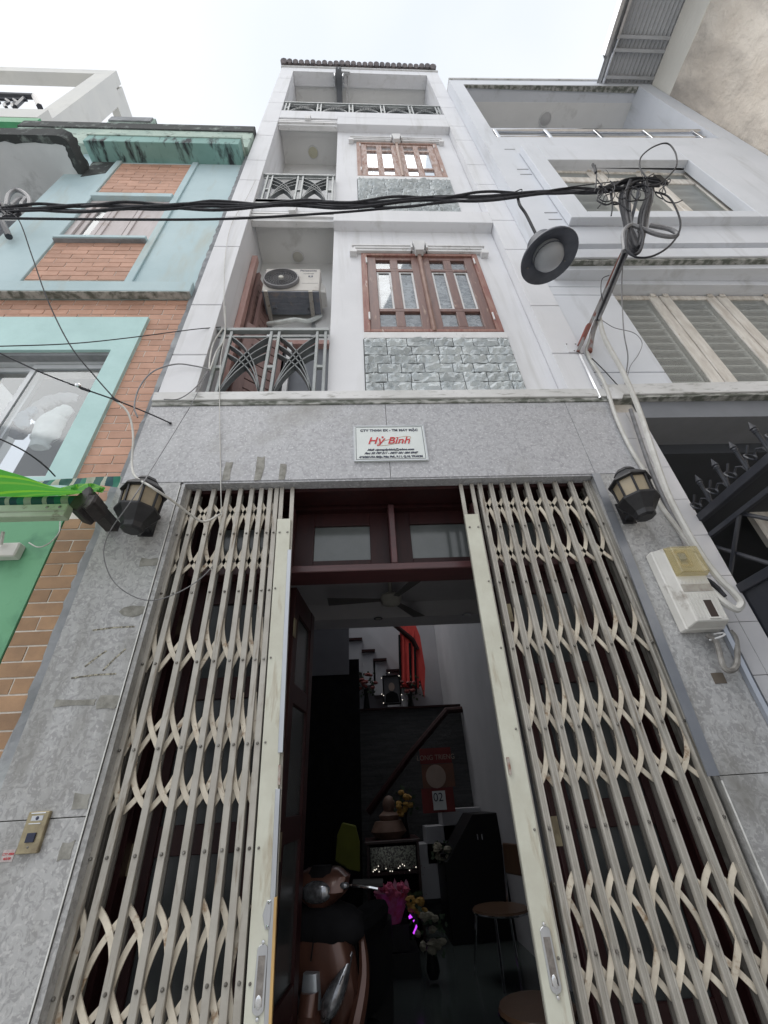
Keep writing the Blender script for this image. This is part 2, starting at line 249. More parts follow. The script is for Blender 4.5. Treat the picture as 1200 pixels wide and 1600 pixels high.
# ------------------------------------------------------------------ mesh helpers
class MB:
    def __init__(s): s.v = []; s.f = []
    def add(s, vs, fs):
        o = len(s.v); s.v += [tuple(v) for v in vs]; s.f += [tuple(i+o for i in f) for f in fs]; return s
    def box(s, x0, x1, y0, y1, z0, z1):
        return s.add([(x, y, z) for z in (z0, z1) for y in (y0, y1) for x in (x0, x1)],
                     [(0, 2, 3, 1), (4, 5, 7, 6), (0, 1, 5, 4), (2, 6, 7, 3), (0, 4, 6, 2), (1, 3, 7, 5)])
    def hexa(s, p): return s.add(p, [(0, 3, 2, 1), (4, 5, 6, 7), (0, 1, 5, 4), (1, 2, 6, 5), (2, 3, 7, 6), (3, 0, 4, 7)])
    def quad(s, a, b, c, d): return s.add([a, b, c, d], [(0, 1, 2, 3)])
    def prism(s, poly, y0, y1, ax='Y'):
        """poly = list of 2-D points (x,z) extruded along Y (or (y,z) along X)"""
        n = len(poly)
        if ax == 'Y': vs = [(x, y0, z) for x, z in poly]+[(x, y1, z) for x, z in poly]
        elif ax == 'X': vs = [(y0, a, z) for a, z in poly]+[(y1, a, z) for a, z in poly]
        else: vs = [(a, b_, y0) for a, b_ in poly]+[(a, b_, y1) for a, b_ in poly]
        return s.add(vs, [tuple(range(n)), tuple(range(2*n-1, n-1, -1))]+[(i, i+n, (i+1) % n+n, (i+1) % n) for i in range(n)])
    def tube(s, pts, r, n=6, close=False):
        pts = [Vector(p) for p in pts]; m = len(pts); rings = []
        up = Vector((0, 0, 1)); prev = None
        for i, p in enumerate(pts):
            t = (pts[min(i+1, m-1)]-pts[max(i-1, 0)]).normalized()
            if prev is None:
                a = t.cross(up if abs(t.z) < .9 else Vector((1, 0, 0))).normalized()
            else:
                a = (prev-t*prev.dot(t)); a = a.normalized() if a.length > 1e-6 else t.orthogonal().normalized()
            prev = a; b = t.cross(a); rr = r[i] if isinstance(r, (list, tuple)) else r
            rings.append([p+(a*math.cos(2*math.pi*k/n)+b*math.sin(2*math.pi*k/n))*rr for k in range(n)])
        vs = [v for ring in rings for v in ring]
        fs = [(i*n+k, i*n+(k+1) % n, (i+1)*n+(k+1) % n, (i+1)*n+k) for i in range(m-1) for k in range(n)]
        fs += [tuple(range(n-1, -1, -1)), tuple((m-1)*n+k for k in range(n))]
        return s.add(vs, fs)
    def lathe(s, prof, c, n=16, axis='Z', cap=True, sx=1, sy=1, ph=0):
        vs = []
        for r_, h in prof:
            for k in range(n):
                a = 2*math.pi*k/n+ph; u, w = r_*math.cos(a)*sx, r_*math.sin(a)*sy
                vs.append({'Z': (c[0]+u, c[1]+w, c[2]+h), 'Y': (c[0]+u, c[1]+h, c[2]+w), 'X': (c[0]+h, c[1]+u, c[2]+w)}[axis])
        m = len(prof)
        fs = [(i*n+k, i*n+(k+1) % n, (i+1)*n+(k+1) % n, (i+1)*n+k) for i in range(m-1) for k in range(n)]
        if cap: fs += [tuple(range(n-1, -1, -1)), tuple((m-1)*n+k for k in range(n))]
        return s.add(vs, fs)
    def strip(s, pts, w, y0, y1):
        """flat bar swept along (x,z) points in a vertical plane, w wide, from y0 to y1"""
        n = len(pts); L = []; Rr = []
        for i, (x, z) in enumerate(pts):
            a = pts[max(i-1, 0)]; b = pts[min(i+1, n-1)]; dx, dz = b[0]-a[0], b[1]-a[1]; q = math.hypot(dx, dz) or 1
            L.append((x-dz/q*w/2, z+dx/q*w/2)); Rr.append((x+dz/q*w/2, z-dx/q*w/2))
        vs = []
        for (a, b) in zip(L, Rr): vs += [(a[0], y0, a[1]), (b[0], y0, b[1]), (b[0], y1, b[1]), (a[0], y1, a[1])]
        fs = [(i*4+k, i*4+(k+1) % 4, (i+1)*4+(k+1) % 4, (i+1)*4+k) for i in range(n-1) for k in range(4)]
        fs += [(3, 2, 1, 0), tuple((n-1)*4+k for k in range(4))]
        return s.add(vs, fs)
    def blob(s, c, rx, ry, rz, n=10, m=6, j=.0, seed=0):
        q = random.Random(seed); vs = []
        for i in range(m+1):
            th = math.pi*i/m
            for k in range(n):
                a = 2*math.pi*k/n; f = 1+q.uniform(-j, j)
                vs.append((c[0]+rx*f*math.sin(th)*math.cos(a), c[1]+ry*f*math.sin(th)*math.sin(a), c[2]+rz*f*math.cos(th)))
        return s.add(vs, [(i*n+k, (i+1)*n+k, (i+1)*n+(k+1) % n, i*n+(k+1) % n) for i in range(m) for k in range(n)])

def origin(o):
    v = Vector((0, 0, 0))
    while o is not None: v += o.location; o = o.parent
    return v
def link(name, me, parent=None, loc=None):
    o = bpy.data.objects.new(name, me); C.objects.link(o)
    if parent is not None: o.parent = parent
    if loc is not None: o.location = loc
    return o
def obj(name, mb, m, parent=None, bev=0, smooth=False, local=False):
    """ONE mesh object; the mesh is given in world metres unless local"""
    me = bpy.data.meshes.new(name)
    off = Vector((0, 0, 0)) if (local or parent is None) else origin(parent)
    me.from_pydata([tuple(Vector(v)-off) for v in mb.v], [], mb.f)
    bm = bmesh.new(); bm.from_mesh(me); bmesh.ops.recalc_face_normals(bm, faces=bm.faces)
    if bev:
        bmesh.ops.bevel(bm, geom=[e for e in bm.edges if len(e.link_faces) == 2 and e.calc_face_angle(0) > .6], offset=bev, segments=1, affect='EDGES')
    bm.to_mesh(me); bm.free()
    if smooth:
        for p in me.polygons: p.use_smooth = True
        try: me.set_sharp_from_angle(angle=R(42))
        except Exception: pass
    for mm in (m if isinstance(m, (list, tuple)) else [m]): me.materials.append(mm)
    return link(name, me, parent)
def B(*a): return MB().box(*a)
def tag(o, label, cat, group=None):
    o['label'] = label; o['category'] = cat
    if group: o['group'] = group
    return o
def thing(name, label, cat, loc=(0, 0, 0), group=None):
    o = bpy.data.objects.new(name, None); C.objects.link(o); o.location = loc; o.empty_display_size = .1
    return tag(o, label, cat, group)
def struct(o): o['kind'] = 'structure'; return o
def stuff(o): o['kind'] = 'stuff'; return o
def copy_tree(o, loc, label=None):
    r = o.copy(); C.objects.link(r); r.location = loc
    if label: r['label'] = label
    def rec(a, b):
        for ch in list(a.children):
            c = ch.copy(); C.objects.link(c); c.parent = b; rec(ch, c)
    rec(o, r); return r
_cube = {}
def piece(name, m, parent, x0, x1, y0, y1, z0, z1):
    """one of many alike box pieces: shares a unit cube mesh, scaled to size"""
    if m.name not in _cube:
        me = bpy.data.meshes.new('unit_'+m.name); c = B(-.5, .5, -.5, .5, -.5, .5); me.from_pydata(c.v, [], c.f); me.materials.append(m); me.update(); _cube[m.name] = me
    o = bpy.data.objects.new(name, _cube[m.name]); C.objects.link(o); o.parent = parent
    o.location = Vector(((x0+x1)/2, (y0+y1)/2, (z0+z1)/2))-origin(parent); o.scale = (x1-x0, y1-y0, z1-z0)
    return o
def spline(pts, n=8):
    P = [Vector(p) for p in pts]; out = []
    P = [P[0]*2-P[1]]+P+[P[-1]*2-P[-2]]
    for i in range(1, len(P)-2):
        for k in range(n):
            t = k/n; a, b, c, d = P[i-1:i+3]
            out.append(.5*((2*b)+(c-a)*t+(2*a-5*b+4*c-d)*t*t+(3*b-a-3*c+d)*t**3))
    out.append(P[-2]); return out
def text(name, body, size, m, parent, loc, ext=.0006, shear=0, align='CENTER', bold=0, spacing=1.0, wide=1.0):
    cu = bpy.data.curves.new(name, 'FONT'); cu.body = body; cu.size = size; cu.extrude = ext; cu.align_x = align; cu.shear = shear
    cu.offset = bold; cu.space_character = spacing
    t = bpy.data.objects.new('tmp', cu); C.objects.link(t)
    me = bpy.data.meshes.new_from_object(t.evaluated_get(bpy.context.evaluated_depsgraph_get()))
    bpy.data.objects.remove(t); me.materials.clear(); me.materials.append(m)
    rot = Matrix(((wide, 0, 0, 0), (0, 0, -1, 0), (0, 1, 0, 0), (0, 0, 0, 1)))   # stand it up facing -Y
    me.transform(rot); o = link(name, me, parent, Vector(loc)-origin(parent)); return o

# ================================================================== SETTING
struct(obj('ground', MB().quad((-60, -60, 0), (60, -60, 0), (60, 60, 0), (-60, 60, 0)), CONC))
# ================================================================== CENTRE HOUSE
H = thing('town_house', 'tall narrow white four storey town house with two balconies and grey granite ground floor', 'house', (0.2, 1.9, 0))
XL, XA, XB, XR = -1.33, -1.09, 1.475, 1.72
obj('side_wall', B(XL+.004, XA-.003, 1.912, 4.8, 3.6, 13.3).box(XB+.003, XR-.004, 1.912, 4.8, 3.6, 13.3), WHITE, H)
joints = [4.16, 4.82, 5.83, 6.49, 7.49, 8.15, 9.13, 9.78, 10.78, 11.42, 12.40]
zs = [3.70]+joints+[13.27]
for a, b in zip(zs[:-1], zs[1:]):
    for x0, x1 in ((XL, XA), (XB, XR)):
        o = obj('facade_block', B(x0, x1, 1.90, 1.914, a+.011, b-.002), WHITE, H, bev=.002)
# bay between the pilasters
def wall_with_hole(x0, x1, y0, y1, z0, z1, hx0, hx1, hz0, hz1, mb=None):
    mb = mb or MB()
    mb.box(x0, hx0, y0, y1, z0, z1).box(hx1, x1, y0, y1, z0, z1)
    if hz0 > z0: mb.box(hx0, hx1, y0+.0003, y1, z0, hz0)
    if hz1 < z1: mb.box(hx0, hx1, y0+.0003, y1, hz1, z1)
    return mb
BX0, BX1 = -.215, 1.474
WX0, WX1 = .06, 1.22
w = wall_with_hole(BX0, BX1, 2.0, 2.2, 3.7, 6.43, WX0, WX1, 4.575, 5.92)
wall_with_hole(BX0, BX1, 2.0, 2.2, 6.6, 9.8, WX0, WX1, 7.975, 9.29, w)
obj('bay_wall', w, WHITE, H)
obj('bay_side_wall', B(BX0, BX0+.12, 2.2, 2.6, 3.7, 9.9), WHITE, H)
obj('recess_back_wall', B(XA, BX0, 2.46, 2.56, 5.12, 10.0).box(XA, -1.02, 2.46, 2.56, 3.7, 5.12).box(-.27, BX0, 2.46, 2.56, 3.7, 5.12), WHITEWARM, H)
obj('recess_ceiling', B(XA, BX0, 2.02, 2.46, 6.72, 6.95), WHITEWARM, H)
obj('recess_ceiling', B(XA, BX0, 2.10, 2.46, 9.98, 10.1).box(XA, BX0, 1.95, 2.1, 9.93, 10.1), WHITEWARM, H)
# slab bands
obj('slab_band', B(XA+.001, BX1, 1.885, 2.6, 3.66, 3.73).box(XL-.012, XR+.006, 1.88, 1.899, 3.655, 3.735), CORN, H, bev=.003)
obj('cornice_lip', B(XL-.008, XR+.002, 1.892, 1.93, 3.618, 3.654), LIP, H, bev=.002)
obj('slab_band', B(BX0, BX1, 1.90, 2.4, 6.43, 6.70), WHITE, H, bev=.003)
obj('slab_band', B(BX0, BX1, 1.903, 2.4, 9.76, 10.1).box(XA, XB, 1.902, 2.4, 10.1, 10.37).box(XA, BX0, 1.9, 1.95, 9.99, 10.1), WHITE, H, bev=.003)
obj('balcony_beam', B(XA, BX0-.001, 1.93, 2.02, 6.72, 7.04).box(XA, BX0-.001, 1.93, 2.46, 6.96, 7.05), WHITE, H, bev=.003)
for z0, y0, y1 in ((6.72, 1.93, 1.0), (9.93, 1.905, 1.0)):
    mm = MB()
    mm.box(XA, BX0-.002, y0+.003, y0+.09, z0-.04, z0-.002).box(XA, BX0-.002, y0+.018, y0+.09, z0-.062, z0-.041)
    mm.box(XA, BX0-.002, y0+.006, y0+.09, z0-.10, z0-.063).box(XA, BX0-.002, y0+.03, y0+.09, z0-.16, z0-.101)
    xm = -.66
    mm.hexa([(xm-.035, y0-.03, z0-.05), (xm+.035, y0-.03, z0-.05), (xm+.035, y0+.01, z0-.05), (xm-.035, y0+.01, z0-.05),
             (xm-.05, y0-.04, z0+.06), (xm+.05, y0-.04, z0+.06), (xm+.05, y0+.01, z0+.06), (xm-.05, y0+.01, z0+.06)])
    obj('balcony_moulding', mm, TRIM, H)
# top loggia
obj('loggia_lintel', B(XA, XB, 1.90, 2.1, 12.985, 13.27), WHITE, H)
obj('loggia_ceiling', B(XA, XB, 2.1, 4.0, 13.05, 13.27), WHITEWARM, H)
obj('loggia_back_wall', B(XA, XB, 4.0, 4.15, 10.2, 13.2), WHITEWARM, H)
obj('loggia_floor', B(XA, XB, 2.4, 4.8, 10.1, 10.3), WHITEWARM, H)
obj('top_cornice', B(XL-.015, XR+.015, 1.88, 4.8, 13.27, 13.33), CORN, H, bev=.004)
rf = obj('tile_roof', MB().hexa([(XL, 1.90, 13.33), (XR-.02, 1.90, 13.33), (XR-.02, 4.6, 13.34), (XL, 4.6, 13.34), (XL, 1.86, 13.42), (XR-.02, 1.86, 13.42), (XR-.02, 4.6, 14.6), (XL, 4.6, 14.6)]), ROOFT, H)
nT = 27
for i in range(nT):
    x = XL+.04+(XR-XL-.12)*i/(nT-1); rr = .050+.006*rnd.random()
    if i in (0, nT-1): rr = .066
    piece_mb = MB(); a0 = Vector((x, 1.83+rnd.uniform(-.008, .008), 13.385)); a1 = Vector((x, 2.9, 13.86))
    piece_mb.tube([a0, a0.lerp(a1, .3), a1], [rr, rr*.96, rr*.9], 8)
    obj('roof_tile', piece_mb, ROOFT, rf, smooth=True)
# concealed structure that keeps daylight out of the closed rooms
obj('room_floor', B(-1.09, 1.475, 2.2, 4.8, 3.34, 3.6).box(-.1, 1.475, 2.6, 4.8, 6.5, 6.7).box(-.1, 1.475, 2.6, 4.8, 9.8, 10.0), DARKR, H)
obj('inner_wall', B(-1.09, 1.475, 4.7, 4.8, 3.6, 10.1), GREYR, H)
# ------------------------------------------------ split-face stone panels
def stone_mesh(k):
    q = random.Random(100+k); nx, nz = 8, 4; vs = []; fs = []; ph_ = [q.uniform(0, 6) for _ in range(5)]
    for j in range(nz+1):
        for i in range(nx+1):
            edge = i in (0, nx) or j in (0, nz)
            x = -.5+i/nx; z = -.5+j/nz
            y = -.45+q.uniform(-.1, .2) if edge else -.75+.42*math.sin(z*8+ph_[0]+2.2*math.sin(x*5+ph_[1]))+q.uniform(-.26, .26)
            if edge: x += q.uniform(-.012, .012)*(1 if 0 < i < nx else 0); z += q.uniform(-.045, .03)
            vs.append((x, y, z))
    for j in range(nz):
        for i in range(nx):
            a = j*(nx+1)+i
            if (i+j+k) % 2: fs += [(a, a+1, a+nx+2), (a, a+nx+2, a+nx+1)]
            else: fs += [(a, a+1, a+nx+1), (a+1, a+nx+2, a+nx+1)]
    n0 = len(vs); vs += [(-.49, .5, -.48), (.49, .5, -.48), (.49, .5, .48), (-.49, .5, .48)]
    bot = list(range(nx+1)); top = [nz*(nx+1)+i for i in range(nx+1)]; lf = [j*(nx+1) for j in range(nz+1)]; rg = [j*(nx+1)+nx for j in range(nz+1)]
    fs += [tuple(bot[::-1]+[n0, n0+1]), tuple(top+[n0+2, n0+3]), tuple(lf+[n0+3, n0]), tuple(rg[::-1]+[n0+1, n0+2])]
    me = bpy.data.meshes.new('stone'); me.from_pydata(vs, [], fs)
    bm = bmesh.new(); bm.from_mesh(me); bmesh.ops.recalc_face_normals(bm, faces=bm.faces); bm.to_mesh(me); bm.free()
    me.materials.append(STONE); return me
SM = [stone_mesh(k) for k in range(12)]
JM = mat('dark_joint_mortar', (.10, .105, .11), rough=.9)
obj('stone_bed', B(.05, 1.232, 1.9965, 1.9995, 3.74, 4.497), JM, H); obj('stone_bed', B(.05, 1.232, 1.9965, 1.9995, 6.71, 7.888), JM, H)
def stones(x0, x1, z0, z1, rows, avg, yb):
    hh = (z1-z0)/rows
    for r_ in range(rows):
        x = x0; first = True
        while x < x1-.001:
            wd = avg*rnd.uniform(.8, 1.15)*(rnd.uniform(.45, .9) if first and r_ % 2 else 1); first = False
            if x+wd > x1-.05: wd = x1-x
            o = bpy.data.objects.new('stone', rnd.choice(SM)); C.objects.link(o); o.parent = H
            o.location = Vector((x+wd/2, yb, z0+(r_+.5)*hh))-origin(H); o.scale = (wd-.006, .036, (hh-.008)*rnd.uniform(.93, 1.0)); o.rotation_euler.y = R(180) if rnd.random() < .3 else 0
            x += wd
stones(.055, 1.228, 3.74, 4.495, 7, .19, 2.003)
stones(.055, 1.228, 6.72, 7.885, 11, .19, 2.003)
obj('panel_sill', B(WX0-.005, WX1+.012, 1.985, 2.01, 4.497, 4.575).box(WX0-.005, WX1+.012, 1.985, 2.01, 7.888, 7.975), TRIM, H)
# ------------------------------------------------ window hoods
for zt in (5.93, 9.30):
    m_ = MB(); xa, xb = -.03, 1.31
    m_.box(xa, xb, 1.945, 1.9995, zt+.07, zt+.085).box(xa+.02, xb-.02, 1.955, 1.9995, zt+.035, zt+.069).box(xa+.01, xb-.01, 1.965, 1.9995, zt+.0, zt+.034)
    for x in (xa-.02, xb-.05): m_.box(x, x+.07, 1.945, 1.9995, zt-.065, zt-.01).box(x+.015, x+.055, 1.95, 1.9995, zt-.01, zt+.03)
    xm = .64
    m_.hexa([(xm-.04, 1.93, zt-.05), (xm+.04, 1.93, zt-.05), (xm+.04, 1.999, zt-.05), (xm-.04, 1.999, zt-.05),
             (xm-.065, 1.91, zt+.10), (xm+.065, 1.91, zt+.10), (xm+.065, 1.999, zt+.10), (xm-.065, 1.999, zt+.10)])
    m_.box(xm-.085, xm-.066, 1.93, 1.999, zt+.0, zt+.11).box(xm+.066, xm+.085, 1.93, 1.999, zt+.0, zt+.11)
    obj('window_hood', m_, TRIM, H, bev=.002)
obj('painted_reflection_sheet', B(WX0+.05, WX1-.05, 2.075, 2.08, 4.6, 5.9), PREFL, H)  # sheet added behind the lower panes to carry the painted reflection
# ------------------------------------------------ wooden windows
def wooden_window(z0, z1, fm, sm, hm, pm, open_shutter):
    fr = obj('window_frame', wall_with_hole(WX0, WX1, 1.985, 2.07, z0, z1, WX0+.055, WX1-.055, z0+.035, z1-.04), fm, H, bev=.003)
    xs = [(WX0+.056, .637), (.643, WX1-.056)]
    zb, zt = z0+.036, z1-.041; hgt = zt-zb
    for i, (a, b) in enumerate(xs):
        m_ = MB(); st = .085; ms = .075; pw = (b-a-2*st-ms)/2
        m_.box(a, a+st, 2.0, 2.04, zb, zt).box(b-st, b, 2.0, 2.04, zb, zt)
        cx = a+st+pw
        rails = [(zb, zb+.065*hgt/1.25), (zb+.23*hgt, zb+.265*hgt), (zb+.78*hgt, zb+.815*hgt), (zt-.06, zt)]
        for r0, r1 in rails: m_.box(a+st, b-st, 2.003, 2.04, r0, r1)
        for (q0, q1) in ((rails[0][1], rails[1][0]), (rails[1][1], rails[2][0]), (rails[2][1], rails[3][0])): m_.box(cx, cx+ms, 2.003, 2.04, q0, q1)
        sh = obj('sash', m_, sm, fr, bev=.003)
        for (q0, q1) in ((rails[0][1], rails[1][0]), (rails[1][1], rails[2][0]), (rails[2][1], rails[3][0])):
            for px0 in (a+st, cx+ms):
                obj('pane', B(px0-.004, px0+pw+.004, 2.022, 2.026, q0-.004, q1+.004), pm, fr)
                if q1-q0 > .4 and open_shutter:
                    mm = MB(); t_ = .018
                    mm.box(px0+.001, px0+t_, 2.012, 2.02, q0+.005, q1-.005).box(px0+pw-t_, px0+pw-.001, 2.012, 2.02, q0+.005, q1-.005)
                    mm.box(px0+t_, px0+pw-t_, 2.012, 2.02, q0+.005, q0+t_).box(px0+t_, px0+pw-t_, 2.012, 2.02, q1-t_, q1-.005)
                    obj('pane_bead', mm, TRIM, fr)
    obj('meeting_post', MB().lathe([(.018, zb-.03), (.022, zb), (.022, zt), (.018, zt)], (.64, 1.99, 0), 8), hm, fr, smooth=True)
    for xh in (WX0+.05, WX1-.05):
        for zh in (zb+.18, zt-.12): obj('hinge', MB().lathe([(.008, -.05), (.008, .05)], (xh, 1.979, zh), 6), TRIM, fr)
    return fr
wooden_window(4.585, 5.92, WOODR, WOODB, mat('pale_worn_post', (.30, .19, .15), (.2, .11, .09), scale=9, rough=.6), PANEL_, True)
wooden_window(7.985, 9.29, mat('faded_frame_wood', (.34, .20, .16), (.44, .33, .29), scale=6, rough=.7, stretch=(6, 6, 1), bump=.3, dirt=(.22, .09, .07), dscale=9, dthr=(.6, .68), dstretch=(3, 3, .6)), WOODP, mat('pale_worn_post_upper', (.46, .36, .31), (.36, .24, .19), scale=9, rough=.6), PANEM, False)
# ------------------------------------------------ railings
def railing(y, z0, z1, posts, xl, xr, gaps):
    """posts: list of post pairs (xa, xb); a panel of curved bars fills each gap between pairs"""
    t = .022
    rl = obj('balcony_railing', B(xl, xr, y-.02, y+.02, z1-.035, z1).box(xl+.01, xr-.01, y-.008, y+.008, z1-.105, z1-.088), RAILM, H, bev=.002)
    for a, b in posts:
        for x in (a, b):
            obj('post', B(x-t/2, x+t/2, y-.014, y+.014, z0, z1-.036), RAILM, rl, bev=.002)
        zm = z0+(z1-z0)*.42
        obj('connector', B(min(a, b)+t/2, max(a, b)-t/2, y-.012, y+.012, zm-.014, zm+.014), RAILM, rl)
    for a, b in gaps:
        a += t/2; b -= t/2; zt = z1-.106; hh = zt-z0; wd = b-a
        for k in range(3):
            ze = zt-.004-k*.15*hh
            for s in (1, -1):
                xa_, xb_ = (a, b) if s == 1 else (b, a)
                p0 = (xa_, z0+.02); p1 = (xa_+(xb_-xa_)*.22, z0+hh*(.72-.12*k)); p2 = (xb_, ze)
                pts = [((1-u)**2*p0[0]+2*u*(1-u)*p1[0]+u*u*p2[0], (1-u)**2*p0[1]+2*u*(1-u)*p1[1]+u*u*p2[1]) for u in [i/9 for i in range(10)]]
                obj('curved_bar', MB().strip(pts, .008, y-.014, y+.034), RAILA, rl)
    return rl
railing(1.955, 3.74, 4.56, [(-1.035, -.975), (-.668, -.607), (-.31, -.245)], -1.088, -.218, [(-.975, -.668), (-.607, -.31)])
railing(1.955, 7.04, 7.83, [(-1.035, -.975), (-.668, -.607), (-.31, -.245)], -1.088, -.218, [(-.975, -.668), (-.607, -.31)])
pp = [-1.03, -.53, -.03, .47, .97, 1.42]
prs = [(-1.05, -.995)]+[(x-.028, x+.028) for x in (-.515, -.005, .505, .965)]+[(1.385, 1.435)]
railing(1.93, 10.365, 10.92, prs, -1.088, 1.473, [(prs[i][1], prs[i+1][0]) for i in range(5)])
# ------------------------------------------------ balcony door and folded leaves
WOODM2 = mat('faded_brown_door', (.27, .17, .155), (.20, .12, .11), scale=5, rough=.6, stretch=(5, 5, .7))
df = obj('balcony_door_frame', B(-1.088, -1.035, 2.18, 2.25, 3.74, 6.28), mat('pinkish_door_frame', (.50, .32, .29), (.42, .24, .21), scale=7, rough=.55, stretch=(3, 3, .6)), H)
obj('door_head', B(-1.02, -.27, 2.44, 2.50, 5.10, 5.16), df.data.materials[0], df)
for (x0, y0, x1, y1, zt) in ((-1.03, 2.27, -.965, 2.44, 6.1), (-.96, 2.30, -.90, 2.45, 5.75), (-.99, 2.20, -.70, 2.41, 5.05)):
    d = Vector((x1-x0, y1-y0, 0)); n_ = Vector((-d.y, d.x, 0)).normalized()*.02; L = MB()
    def slab(u0, u1, za, zb, k=1):
        a = Vector((x0, y0, 0))+d*u0; b = Vector((x0, y0, 0))+d*u1
        L.hexa([(a-n_*k)+Vector((0, 0, za)), (b-n_*k)+Vector((0, 0, za)), (b+n_*k)+Vector((0, 0, za)), (a+n_*k)+Vector((0, 0, za)),
                (a-n_*k)+Vector((0, 0, zb)), (b-n_*k)+Vector((0, 0, zb)), (b+n_*k)+Vector((0, 0, zb)), (a+n_*k)+Vector((0, 0, zb))])
    slab(0, .2, 3.75, zt); slab(.8, 1, 3.75, zt); z = 3.76
    while z < zt-.1: slab(.2, .8, z, z+.10, .5); z += .115
    obj('door_leaf', L, WOODM2, df)
obj('inner_door', B(-.70, -.27, 2.50, 2.53, 3.7, 5.1), GREYR, df)
obj('door_post', B(-.66, -.62, 2.42, 2.46, 3.74, 5.1), TRIM, df)
obj('door_side_frame', B(-1.02, -.95, 2.45, 2.50, 3.74, 5.1), WOODB, df)

# ------------------------------------------------ granite ground floor
for x0, x1, z0, z1, m_ in ((XL-.012, .176, 2.987, 3.617, GRAN), (.179, 1.404, 2.987, 3.617, GRAN), (1.407, XR, 2.987, 3.617, GRAN),
                          (-1.355, -1.016, 1.451, 2.984, GRANP), (-1.355, -1.016, .12, 1.448, GRANP), (1.42, XR, 1.457, 2.984, GRANP), (1.379, XR, .12, 1.454, GRANP)):
    obj('granite_slab', B(x0, x1, 1.90, 1.92, z0, z1), m_, H, bev=.001)
obj('granite_slab', MB().prism([(1.374, 1.457), (1.4195, 1.457), (1.4195, 2.984)], 1.9005, 1.92), GRANP, H)
obj('ground_floor_wall', B(-1.345, -1.0, 1.921, 2.3, 0, 3.6).box(1.412, 1.715, 1.98, 2.3, 0, 3.6).box(1.42, 1.715, 1.921, 1.98, 0, 3.6).box(-1.0, 1.412, 1.921, 2.3, 3.0, 3.6), GRAND, H)
obj('gate_head_soffit', B(-1.002, .177, 1.905, 1.972, 2.975, 2.9865).box(.178, 1.39, 1.905, 1.972, 2.976, 2.9865), GRAN, H)
obj('reveal', B(-1.010, -.990, 1.905, 1.99, .12, 2.974), GRANP, H)
obj('seam_line', B(-1.0155, -1.0115, 1.8965, 1.90, .12, 2.70).box(-1.0155, -1.0115, 1.897, 1.90, 2.72, 2.96), SEAM, H)
obj('seam_line', B(1.3755, 1.3805, 1.8965, 1.90, .12, 1.44), SEAM, H)
def lean(x, z, s): return x+s*(z-2.66)
def leanbox(x0, x1, y0, y1, z0, z1, s):
    return MB().hexa([(lean(x0, z0, s), y0, z0), (lean(x1, z0, s), y0, z0), (lean(x1, z0, s), y1, z0), (lean(x0, z0, s), y1, z0),
                      (lean(x0, z1, s), y0, z1), (lean(x1, z1, s), y0, z1), (lean(x1, z1, s), y1, z1), (lean(x0, z1, s), y1, z1)])
obj('steel_strip', leanbox(1.370, 1.417, 1.893, 1.9, 1.456, 2.71, .034), STEELB, H)
obj('steel_strip', leanbox(1.370, 1.417, 1.893, 1.9, 2.712, 2.984, .034), STEELB, H)
obj('reveal', B(1.392, 1.4195, 1.9215, 1.979, .12, 2.974), GRANP, H)
obj('door_sill', B(-1.0, 1.38, 1.90, 2.3, 0, .12), GRANP, H)
# cement scars left by removed fixings
def scar(name, x0, x1, z0, z1, m_=GRAND, q=.006):
    j = lambda: rnd.uniform(-q, q)
    P = [(x0+j(), z0+j()), ((x0+x1)/2+j(), z0+j()), (x1+j(), z0+j()), (x1+j(), (z0+z1)/2+j()), (x1+j(), z1+j()), ((x0+x1)/2+j(), z1+j()), (x0+j(), z1+j()), (x0+j(), (z0+z1)/2)]
    return obj(name, MB().prism(P, 1.8975, 1.8999), m_, H)
scar('cement_scar', -.79, -.745, 2.99, 3.125); scar('cement_scar', -.605, -.565, 2.99, 3.165); scar('cement_scar', -.468, -.43, 2.99, 3.105)
scar('cement_scar', -1.10, -1.018, 2.46, 2.50); scar('cement_scar', -1.12, -1.02, 2.20, 2.245, q=.012); scar('cement_scar', -1.10, -1.02, 1.81, 1.86)
scar('cement_scar', -1.27, -1.11, 1.825, 1.85, q=.004); scar('cement_scar', -1.075, -1.02, 1.475, 1.52); scar('cement_scar', -1.075, -1.03, 1.33, 1.38)
scar('brown_sticker_mark', 1.535, 1.59, 1.79, 1.835, mat('brown_mark', (.12, .10, .08), rough=.8), .001)
for (x0, z0, x1, z1) in ((-1.22, 2.14, -1.04, 2.15), (-1.20, 1.98, -1.13, 2.045), (-1.12, 1.96, -1.05, 2.05), (-1.24, 1.935, -1.06, 1.945)):
    obj('glue_mark', MB().strip([(x0, z0), ((x0+x1)/2, (z0+z1)/2+.004), (x1, z1)], .007, 1.8985, 1.8999), mat('glue', (.12, .11, .09), (.4, .38, .3), scale=70, rough=.9, thr=(.45, .55)), H)
# white paper corner where the neighbours' cornices meet
obj('patched_corner', MB().prism([(1.70, 3.62), (1.80, 3.62), (1.83, 3.67), (1.78, 3.74), (1.72, 3.72)], 1.872, 1.879), TRIM, H)
